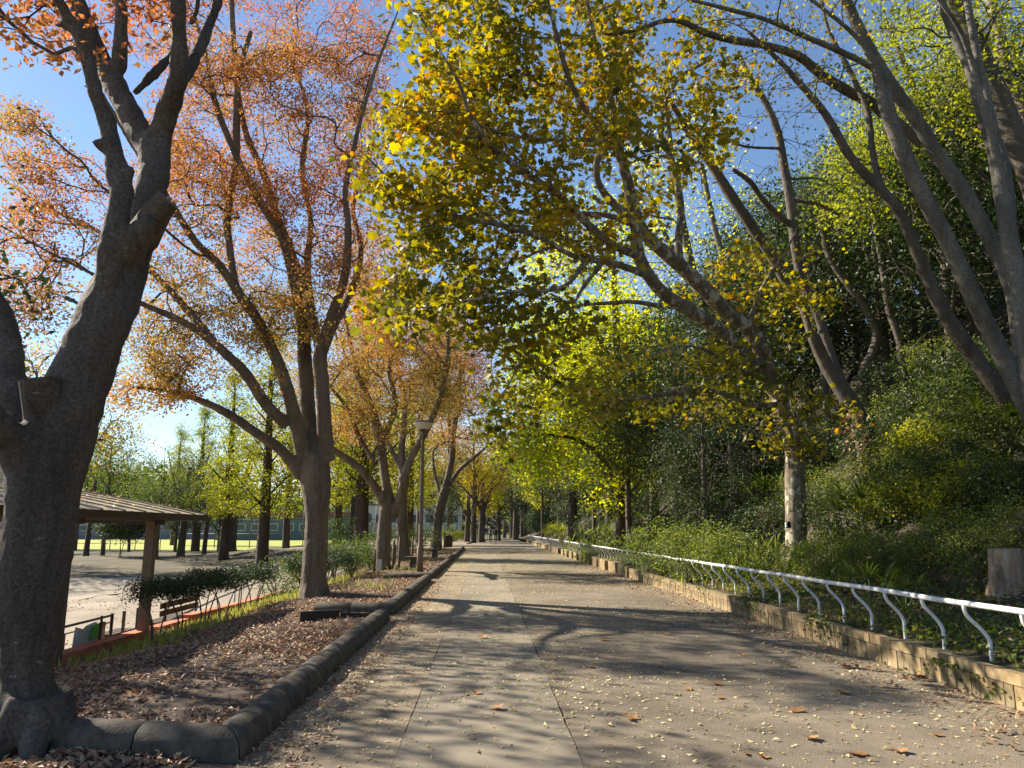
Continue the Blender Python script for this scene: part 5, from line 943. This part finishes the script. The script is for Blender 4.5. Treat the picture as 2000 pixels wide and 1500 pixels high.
# ---- small box strapped to the plane tree
q = at(1540, 1025, 16.12); t = thing('tree_tag_box', 'small pale box strapped to the mottled plane trunk', 'box', q); B = Buf(); box(B, q, (.13, .06, .10)); obj('case', B, M['steel'], t, bevel=.008); B = Buf(); box(B, q + [0, .02, .0], (.07, .10, .14)); obj('bracket', B, M['dark_steel'], t)
# ---- street lamp
p = gz(820, 1122, 0); X0, Y0 = p[0], p[1]; t = thing('street_lamp', 'brown park lamp post with a shallow pale bowl lamp', 'street lamp', (X0, Y0, 0))
hgt = at(832, 832, Y0)[2]; B = Buf(); lathe(B, [(.11, -.1), (.11, .9), (.085, .95), (.075, 1.0), (.06, hgt - .25), (.06, hgt - .2)], (X0, Y0, 0)); obj('post', B, M['brown_steel'], t, smooth=True)
B = Buf(); lathe(B, [(.05, 0), (.07, .02), (.10, .06), (.13, .08)], (X0, Y0, hgt - .22)); obj('collar', B, M['dark_steel'], t, smooth=True)
for k in range(4):
    a = k * math.pi / 2 + .4; B = Buf(); tube(B, np.array([[X0 + .06 * math.cos(a), Y0 + .06 * math.sin(a), hgt - .5], [X0 + .12 * math.cos(a), Y0 + .12 * math.sin(a), hgt - .3], [X0 + .13 * math.cos(a), Y0 + .13 * math.sin(a), hgt - .12]]), .012, 6); obj('bracket', B, M['dark_steel'], t, smooth=True)
B = Buf(); lathe(B, [(.13, -.12), (.22, -.08), (.32, .04), (.345, .10), (.34, .115)], (X0, Y0, hgt), 28); obj('lamp_bowl', B, M['lamp'], t, smooth=True)
B = Buf(); lathe(B, [(.355, .112), (.36, .13), (.25, .17), (.05, .19)], (X0, Y0, hgt), 28); obj('lamp_cap', B, M['dark_steel'], t, smooth=True)
# ---- stone stools beside the lamp
def stool(px, py, label, s=1.):
    p = gz(px, py, -.05); t = thing('stone_seat', label, 'seat', (p[0], p[1], -.05), group='low slab seats in the planting strip'); B = Buf(); box(B, (p[0], p[1], .17 * s), (.34 * s, .30 * s, .42 * s), taper=.75); obj('pedestal', B, M['stone'], t, bevel=.01)
    B = Buf(); box(B, (p[0], p[1], .42 * s), (.62 * s, .42 * s, .08 * s)); obj('seat_slab', B, M['stone'], t, bevel=.012)
stool(808, 1113, 'low slab seat just left of the lamp post'); stool(849, 1092, 'low slab seat farther on, right of the lamp post')
for px, py in ((800, 1090), (862, 1076)): pass
# ---- plaque on a stake before the third zelkova
p = gz(738, 1127, -.1); t = thing('name_plaque', 'small white plaque on a short stake at the foot of the third zelkova', 'sign', (p[0], p[1], -.1)); B = Buf(); box(B, (p[0], p[1], .06), (.03, .03, .40)); obj('stake', B, M['dark_steel'], t)
B = Buf(); box(B, (p[0] + .03, p[1] - .02, .30), (.17, .015, .36)); obj('board', B, M['steel'], t, bevel=.003)
# ---- wooden tree stakes near the fourth zelkova
for k, (px, D, h_) in enumerate([(769, 31.5, 1.1), (781, 31.5, 1.25), (806, 34, 1.15), (861, 58, 1.4), (868, 58, 1.3), (733, 28.5, .8), (772, 35, .9), (816, 36, .9)]):
    p = gx(px, D); t = tag(None or thing('wooden_stake', ['pale stake left of the fourth zelkova', 'taller pale stake in front of the fourth zelkova', 'stake behind the lamp post', 'dark stake at the end of the planting strip', 'dark stake beside the last one of the strip', 'short stake left of the plaque', 'short stake behind the third zelkova', 'short stake right of the lamp'][k], 'stake', p)); B = Buf(); tube(B, np.array([[p[0], D, p[2] - .1], [p[0] + .02, D, p[2] + h_]]), .045 if k < 3 else .05, 8); obj('pole', B, M['wood'], t, smooth=True)
# ---- dark bollards far left
for k, (px, D, h_) in enumerate([(872, 66, 1.0), (877, 66, 1.05), (881, 67, .95)]):
    p = gx(px, D, 0); t = thing('bollard', ['leftmost of three dark bollards near the fifth zelkova', 'middle of three dark bollards near the fifth zelkova', 'rightmost of three dark bollards near the fifth zelkova'][k], 'bollard', p); B = Buf(); lathe(B, [(.13, -.1), (.13, h_ - .05), (.10, h_)], p, 12); obj('post', B, M['darkwood'], t, smooth=True)
# ---- notice board far left plaza
p = gx(884, 84, 0); t = thing('notice_board', 'small pale board on a post at the far plaza', 'sign', p); B = Buf(); box(B, (p[0], 84, 1.0), (.06, .06, 2.0)); obj('post', B, M['dark_steel'], t); B = Buf(); box(B, (p[0], 83.95, 1.8), (.55, .04, .5)); obj('board', B, M['steel'], t)

# ---- shelter over the court edge
sh = thing('shelter', 'open shelter with low curved brown sheet-metal roof on posts beside the court', 'shelter', (-8.5, 12, -.9))
Y1, Y0_ = 16.9, 6.0; xs = np.linspace(-6.0, -12.0, 25)
def roofz(x): u = (-6.0 - x) / 3.2; return 1.80 + .72 * u - .13 * u * u if u < 1 else 1.80 + .59 - .10 * (u - 1) ** 2 * 2 + .46 * (u - 1) * max(0, 1 - (u - 1))
# roof is made of sheets with raised ribs, each sheet a part
nsh = 14; wsh = (Y1 - Y0_) / nsh
for k in range(nsh):
    ya = Y0_ + k * wsh; prof = [(0.0, 0), (.12, 0), (.14, .026), (.18, .026), (.20, 0), (wsh / 2, 0), (wsh / 2 + .02, .008), (wsh / 2 + .06, .008), (wsh / 2 + .08, 0), (wsh - .004, 0)]
    V = np.array([[x, ya + py_, roofz(x) + pz] for x in xs for py_, pz in prof]); n = len(prof); i = (np.arange(len(xs) - 1)[:, None] * n + np.arange(n - 1)[None]).ravel()
    B = Buf(); B.add(V, np.stack([i, i + 1, i + n + 1, i + n], -1)); o = obj('roof_sheet', B, M['roof'], sh); s_ = o.modifiers.new('thick', 'SOLIDIFY'); s_.thickness = .012; s_.offset = -1
B = Buf(); box(B, (-5.985, (Y0_ + Y1) / 2, 1.735), (.05, Y1 - Y0_ + .06, .13)); obj('fascia', B, M['fascia'], sh, bevel=.005)
B = Buf()
for a, b_ in zip(xs[:-1], xs[1:]): beam(B, (a, Y1 + .02, roofz(a) - .05), (b_, Y1 + .02, roofz(b_) - .05), .05, .13)
obj('gable_trim', B, M['fascia'], sh)
for yy in (7.2, 12.25, 15.3):
    for xx in (-6.44, -10.2):
        B = Buf(); box(B, (xx, yy, (roofz(xx) - .9) / 2 - .04), (.17, .17, roofz(xx) + .9)); obj('post', B, M['brown_steel'], sh, bevel=.008)
for yy in (7.2, 12.25, 15.3): B = Buf(); beam(B, (-6.2, yy, 1.66), (-10.4, yy, 1.78), .09, .16); obj('beam', B, M['fascia'], sh)
for xx in (-6.42, -10.2): B = Buf(); beam(B, (xx, 6.2, roofz(xx) - .17), (xx, 16.6, roofz(xx) - .17), .08, .12); obj('purlin', B, M['fascia'], sh)
r = np.random.default_rng(8); x = r.uniform(-9.3, -6.05, 260); y = r.uniform(8, 16.8, 260); z = np.array([roofz(a) for a in x]) + .045
o = lay('roof_litter', x, y, z, r.uniform(.05, .09, 260), r.uniform(.5, 1, 260), M['lf_path'], r, 'leaf', .3); tag(o, 'dry leaves scattered on the shelter roof', 'leaf litter')
# ---- low pipe fence with hung banners below the shelter
t = thing('pipe_fence', 'low grey pipe fence with hanging panels beyond the red edging', 'fence', (-6.95, 12.5, -.9))
fa, fb = np.array([-6.95, 11.2, -.10]), np.array([-6.85, 14.9, -.05])
B = Buf(); tube(B, np.array([fa - [0, .8, 0], fa, fb]), .022, 8); obj('top_rail', B, M['dark_steel'], t, smooth=True)
B = Buf(); tube(B, np.array([fa - [0, .8, .0], fb]) - [0, 0, .12], .012, 6); obj('lower_rail', B, M['dark_steel'], t, smooth=True)
for u in (.0, .9, 1.0): q = fa + (fb - fa) * u; B = Buf(); tube(B, np.array([[q[0], q[1], -.95], [q[0], q[1], -.02]]), .022 if u < .95 else .03, 8); obj('post', B, M['dark_steel'], t, smooth=True)
def hang(y0, y1, mat, nm, parent, bow=.03):
    xs_ = np.linspace(y0, y1, 7); V = []
    for yy in xs_:
        for zz in np.linspace(-.16, -.62, 5): V.append([-6.88 + bow * math.sin((yy - y0) * 9) * (1 + zz), yy, zz + .03 * math.sin(yy * 7)])
    i = (np.arange(6)[:, None] * 5 + np.arange(4)[None]).ravel(); B = Buf(); B.add(np.array(V), np.stack([i, i + 1, i + 6, i + 5], -1)); o = obj(nm, B, mat, parent, smooth=True); s_ = o.modifiers.new('thick', 'SOLIDIFY'); s_.thickness = .006
M['sheetgrey'] = mat_flat('grey_panel', (.28, .24, .19), .7)
hang(12.6, 12.95, M['sheetgrey'], 'panel', t, .005); hang(13.0, 13.4, M['sheetgrey'], 'panel', t, .005); hang(14.35, 14.75, M['sheetgrey'], 'panel', t, .005)
bn = thing('banner', 'crumpled white cloth with green patch hanging on the low pipe fence', 'banner', (-6.84, 13.8, -.1)); 
_h = hang
def hang2(y0, y1, x, mat, nm, parent, z0=-.12, z1=-.66, bow=.06):
    xs_ = np.linspace(y0, y1, 9); V = []
    for yy in xs_:
        for zz in np.linspace(z0, z1, 6): V.append([x + bow * math.sin((yy - y0) * 14 + zz * 3) * .6, yy, zz + .04 * math.sin(yy * 9)])
    i = (np.arange(8)[:, None] * 6 + np.arange(5)[None]).ravel(); B = Buf(); B.add(np.array(V), np.stack([i, i + 1, i + 7, i + 6], -1)); o = obj(nm, B, mat, parent, smooth=True); s_ = o.modifiers.new('thick', 'SOLIDIFY'); s_.thickness = .006
hang2(13.55, 14.3, -6.80, M['banner'], 'cloth', bn); hang2(14.02, 14.2, -6.77, M['green'], 'printed_patch', bn, -.16, -.40)
# ---- sloping handrail by the steps farther along
t = thing('ramp_handrail', 'pale blue-grey sloping handrail at the court steps left of the second zelkova', 'railing', (-7.2, 20, -.9)); M['bluesteel'] = mat_flat('blue_grey_paint', (.33, .38, .44), .4)
B = Buf(); tube(B, np.array([[-6.9, 16.8, -.52], [-6.95, 21, -.25], [-6.9, 25.2, -.02]]), .03, 8); obj('rail', B, M['bluesteel'], t, smooth=True)
for yy, zz in ((17, -.5), (19.6, -.34), (22.2, -.18), (24.9, -.04)): B = Buf(); tube(B, np.array([[-6.93, yy, -1.0], [-6.93, yy, zz]]), .024, 8); obj('post', B, M['bluesteel'], t, smooth=True)
# ---- benches under the hedge
M['darkwood2'] = mat_noisy('bench_wood', [(.05, .038, .025), (.10, .078, .052)], 6, 30, .5, .006)
def bench(x, y, L, label):
    t = thing('court_bench', label, 'bench', (x, y, -.9)); 
    for k, (xo, zo) in enumerate(((-.18, .42), (-.05, .42), (.08, .42))): B = Buf(); box(B, (x + xo, y, zo - .9), (.11, L, .04)); obj('seat_plank', B, M['darkwood2'], t, bevel=.005)
    for zo in (.62, .78) if L > 1.5 else (): B = Buf(); box(B, (x + .2, y, zo - .9), (.035, L, .12)); obj('back_plank', B, M['darkwood2'], t, bevel=.005)
    for s in (-1, 1): B = Buf(); box(B, (x + .03, y + s * (L / 2 - .2), -.9 + .2), (.42, .06, .42)); box(B, (x + .23, y + s * (L / 2 - .2), -.9 + .6), (.04, .06, .5)); obj('leg', B, M['dark_steel'], t)
bench(-7.15, 18.4, 2.2, 'weathered plank bench on the court seen through the clipped shrubs'); bench(-7.2, 15.95, 1.0, 'short dark bench just right of the shelter post')
# ---- small dark camellia tree on the court
cm = bush('camellia_tree', 'small round dark camellia on a forked stem beyond the shelter', (1.75, 1.75, 1.1), 340, 14, (.10, .17), 'lf_dark', 'leaf', 86, .5, 4, .25, 2.1, 'tree'); place(cm, True, gx(240, 62), 0, 1.15)
# ---- ball fence posts along the far lawn
def ballfence(label, pts, h_, n, gauge=.05, mid=3):
    p0 = np.array(pts[0], float); p1 = np.array(pts[1], float); t = thing('ball_fence', label, 'fence', p0)
    for k in range(n): q = p0 + (p1 - p0) * k / (n - 1); B = Buf(); tube(B, np.array([q, q + [0, 0, h_]]), gauge, 6); obj('post', B, M['dark_steel'], t, smooth=True)
    for k in range(mid): z = h_ * (k + 1) / mid; B = Buf(); tube(B, np.array([p0 + [0, 0, z], p1 + [0, 0, z]]), gauge * .6, 5); obj('wire_rail', B, M['dark_steel'], t, smooth=True)
ballfence('tall dark ball fence frame between lawn and building behind the conifers', ((-40, 104, -.9), (-14, 100, -.9)), 5.5, 12, .06)
ballfence('low dark wire fence along the near edge of the lawn', ((-110, 93, -.9), (-38, 93, -.9)), 1.6, 26, .05, 2)
ballfence('tall dark mesh fence beyond the cyclists', ((-4.6, 104, 0), (4.2, 120, 0)), 4.2, 14, .035, 4)
ballfence('low dark fence behind the far plaza hedge', ((-12, 88, 0), (-4, 98, 0)), 1.3, 16, .035, 2)
# far hedge of the plaza
for k, (px, D) in enumerate([(872, 100), (890, 101), (908, 102), (925, 103)]): p = gx(px, D, 0); place(bC, False, p, k, (1.6, 1.6, 1.2), ['leftmost', 'second', 'third', 'rightmost'][k] + ' clump of the yellow-green hedge beyond the plaza', None)
# ---- far buildings
def building(name, label, x0, x1, y, z0, h_, dp, mw, mr, nwin, mg, winh=1.2, zwin=None, roofh=.5):
    t = thing(name, label, 'building', (x0, y, z0)); B = Buf(); box(B, ((x0 + x1) / 2, y + dp / 2, z0 + h_ / 2), (x1 - x0, dp, h_)); obj('wall', B, mw, t); B = Buf(); box(B, ((x0 + x1) / 2, y + dp / 2, z0 + h_ + roofh / 2), (x1 - x0 + .8, dp + .8, roofh)); obj('roof', B, mr, t, bevel=.05)
    for k in range(nwin):
        xx = x0 + (x1 - x0) * (k + .5) / nwin; zz = zwin or z0 + h_ * .55; w_ = (x1 - x0) / nwin * .6; B = Buf(); box(B, (xx, y - .03, zz), (w_ + .2, .12, winh + .2)); f = obj('window', B, M['steel'], t); B = Buf(); box(B, (xx, y - .1, zz), (w_, .03, winh)); obj('pane', B, mg, f)
M['bwall'] = mat_flat('grey_wall_render', (.20, .21, .22), .8, 0, .1, .5); M['teal'] = mat_flat('teal_wall', (.10, .13, .13), .7, 0, .1, .5); M['redroof'] = mat_flat('red_band', (.16, .07, .055), .7, 0, .1, .5); M['cream'] = mat_flat('cream_wall', (.55, .48, .36), .8, 0, .06, .5); M['glass'] = mat_flat('dark_glass', (.05, .07, .08), .15)
building('gymnasium', 'long low grey building across the lawn behind the shelter', -118, -62, 190, -.9, 5.0, 14, M['bwall'], M['dark_steel'], 14, M['glass'])
building('clubhouse', 'teal-based building with red upper band right of the conifers', -60, -28, 176, -.9, 5.2, 12, M['teal'], M['redroof'], 9, M['glass'], 1.4, roofh=1.0)
building('school_building', 'cream building glimpsed between the left row and the cyclists', -34, -7, 215, 0, 8, 12, M['cream'], M['bwall'], 8, M['glass'], 2.2)
# ---- far wooded ridge
r = np.random.default_rng(5); 
def ridge(name, label, x0, x1, y, n, zf, size):
    x = r.uniform(x0, x1, n); yy = y + r.uniform(0, 60, n); z = r.uniform(0, 1, n) ** .6 * zf(x); P = np.stack([x, yy, z], -1); B = Buf()
    xs_ = np.linspace(x0, x1, 60); V = np.vstack([np.stack([xs_, xs_ * 0 + y + 10, xs_ * 0 - 2], -1), np.stack([xs_, xs_ * 0 + y + 60, zf(xs_) * .93], -1)]); i = np.arange(59); B.add(V, np.stack([i, i + 1, i + 61, i + 60], -1)); tag(obj('hill', B, M['hillsoil'], smooth=True), kind='structure')
    tag(leaves(name, P, r.uniform(*size, n), r.beta(2, 2, n), M['lf_mid'], 'wide', r=r, tilt=1.2, kind='stuff'), label, 'woods')
ridge('distant_woods', 'far wooded ridge beyond the lawn', -330, -20, 235, 16000, lambda x: 20 + 6 * np.sin(x * .03) + 3 * np.sin(x * .11), (1.2, 2.4))
ridge('distant_woods', 'far woods beyond the end of the path', -25, 160, 240, 12000, lambda x: 26 + 5 * np.sin(x * .04) + 3 * np.sin(x * .13), (1.2, 2.4))

# ---- two cyclists riding away
def cyclist(px, py, top, shirt, lab_p, lab_b, pack, lean=.0, legph=0):
    p = gz(px, py, 0); x0, y0 = p[0], p[1]
    if y0 > 92: y0 = 88.; x0 = at(px, py, y0)[0]
    b = thing('bicycle', lab_b, 'bicycle', (x0, y0, 0)); rw_ = .33
    for yy, nm in ((-.52, 'wheel'), (.52, 'wheel')):
        B = Buf(); a = np.linspace(0, 2 * np.pi, 25); tube(B, np.stack([x0 + 0 * a, y0 + yy + rw_ * np.cos(a), rw_ + rw_ * np.sin(a)], -1), .022, 6); wh = obj(nm, B, M['rubber'], b, smooth=True)
        B = Buf()
        for k in range(8): c = k * math.pi / 4; tube(B, np.array([[x0, y0 + yy, rw_], [x0, y0 + yy + .31 * math.cos(c), rw_ + .31 * math.sin(c)]]), .004, 4)
        obj('spokes', B, M['steel'], wh)
    B = Buf(); P_ = lambda *a: np.array([[x0 + u, y0 + v, w_] for u, v, w_ in a])
    for seg in (P_((0, -.52, .33), (0, -.05, .30)), P_((0, -.05, .30), (0, .40, .72)), P_((0, -.52, .33), (0, -.18, .78)), P_((0, -.05, .30), (0, -.2, .88)), P_((0, .36, .86), (0, .52, .33)), P_((0, -.17, .72), (0, .40, .78))): tube(B, seg, .018, 6)
    obj('frame', B, M['dark_steel'], b, smooth=True)
    B = Buf(); tube(B, P_((-.26, .22, .98), (-.22, .36, 1.0), (0, .36, .95), (.22, .36, 1.0), (.26, .22, .98)), .014, 6); obj('handlebar', B, M['dark_steel'], b, smooth=True)
    B = Buf(); box(B, (x0, y0 - .22, .90), (.16, .26, .06)); obj('saddle', B, M['black'], b, bevel=.02)
    B = Buf(); box(B, (x0, y0 - .60, .68), (.09, .02, .06)); obj('rear_light', B, M['red'], b)
    pr = thing('person', lab_p, 'person', (x0, y0, 0)); 
    # skinned body
    J = {'pel': (0, -.22, .98, .13), 'w': (0, -.17, 1.12, .12), 'ch': (0, -.08, 1.32, .145), 'nk': (0, -.02, 1.48, .055), 'hd0': (0, 0, 1.56, .085), 'hd1': (0, .01, 1.66, .09)}
    for s, n_ in ((-1, 'l'), (1, 'r')):
        ph = s * legph; J.update({n_ + 'h': (s * .09, -.20, .93, .085), n_ + 'k': (s * .11, .12, .68 + .10 * ph, .06), n_ + 'a': (s * .11, -.02, .27 + .12 * ph, .04), n_ + 't': (s * .12, .13, .21 + .12 * ph, .035), n_ + 's': (s * .17, -.06, 1.38, .065), n_ + 'e': (s * .24, .06, 1.16, .042), n_ + 'w': (s * .23, .22, 1.03, .03), n_ + 'f': (s * .24, .30, 1.0, .032)})
    E = [('pel', 'w'), ('w', 'ch'), ('ch', 'nk'), ('nk', 'hd0'), ('hd0', 'hd1')]
    for n_ in 'lr': E += [('pel', n_ + 'h'), (n_ + 'h', n_ + 'k'), (n_ + 'k', n_ + 'a'), (n_ + 'a', n_ + 't'), ('ch', n_ + 's'), (n_ + 's', n_ + 'e'), (n_ + 'e', n_ + 'w'), (n_ + 'w', n_ + 'f')]
    ks = list(J); me = bpy.data.meshes.new('body'); me.from_pydata([J[k][:3] for k in ks], [(ks.index(a), ks.index(c)) for a, c in E], []); import bmesh; bm = bmesh.new(); bm.from_mesh(me); bm.verts.layers.skin.verify(); bm.to_mesh(me); bm.free()
    for v_, k in zip(me.skin_vertices[0].data, ks): v_.radius = (J[k][3],) * 2
    me.skin_vertices[0].data[0].use_root = True
    m, n_, l_, bs = new_mat('rider_' + pack); co = coords(n_, l_); sx = n_.new('ShaderNodeSeparateXYZ'); l_.new(co, sx.inputs[0]); rp = ramp(n_, [(.03, .03, .035), (.04, .04, .05), shirt, (.4, .26, .19)], [0, .555, .57, .80], 'CONSTANT'); dv = n_.new('ShaderNodeMath'); dv.operation = 'DIVIDE'; l_.new(sx.outputs[2], dv.inputs[0]); dv.inputs[1].default_value = 1.85; l_.new(dv.outputs[0], rp.inputs[0]); l_.new(rp.outputs[0], bs.inputs['Base Color']); bs.inputs['Roughness'].default_value = .8
    o = link('body', me, m, pr); sk = o.modifiers.new('skin', 'SKIN'); sk.use_smooth_shade = True; o.modifiers.new('sub', 'SUBSURF').levels = 1
    B = Buf(); lathe(B, [(.02, 1.56), (.09, 1.58), (.108, 1.66), (.09, 1.74), (.02, 1.765)], (x0, y0 - .015, 0), 14); obj('hair', B, M['hair'], pr, smooth=True)
    B = Buf(); box(B, (x0, y0 - .27, 1.26), (.21, .15, .32)); obj('backpack', B, M['black'], pr, bevel=.05)
cyclist(958, 1061, 1030, (.65, .65, .62), 'cyclist in white shirt with dark backpack riding away, the left of the two', 'bicycle under the left cyclist in white', 'white', legph=.6)
cyclist(968, 1059, 1032, (.10, .10, .11), 'cyclist in dark vest riding away, the right of the two', 'bicycle under the right cyclist', 'dark', legph=-.5)
print('objects', len(bpy.data.objects))
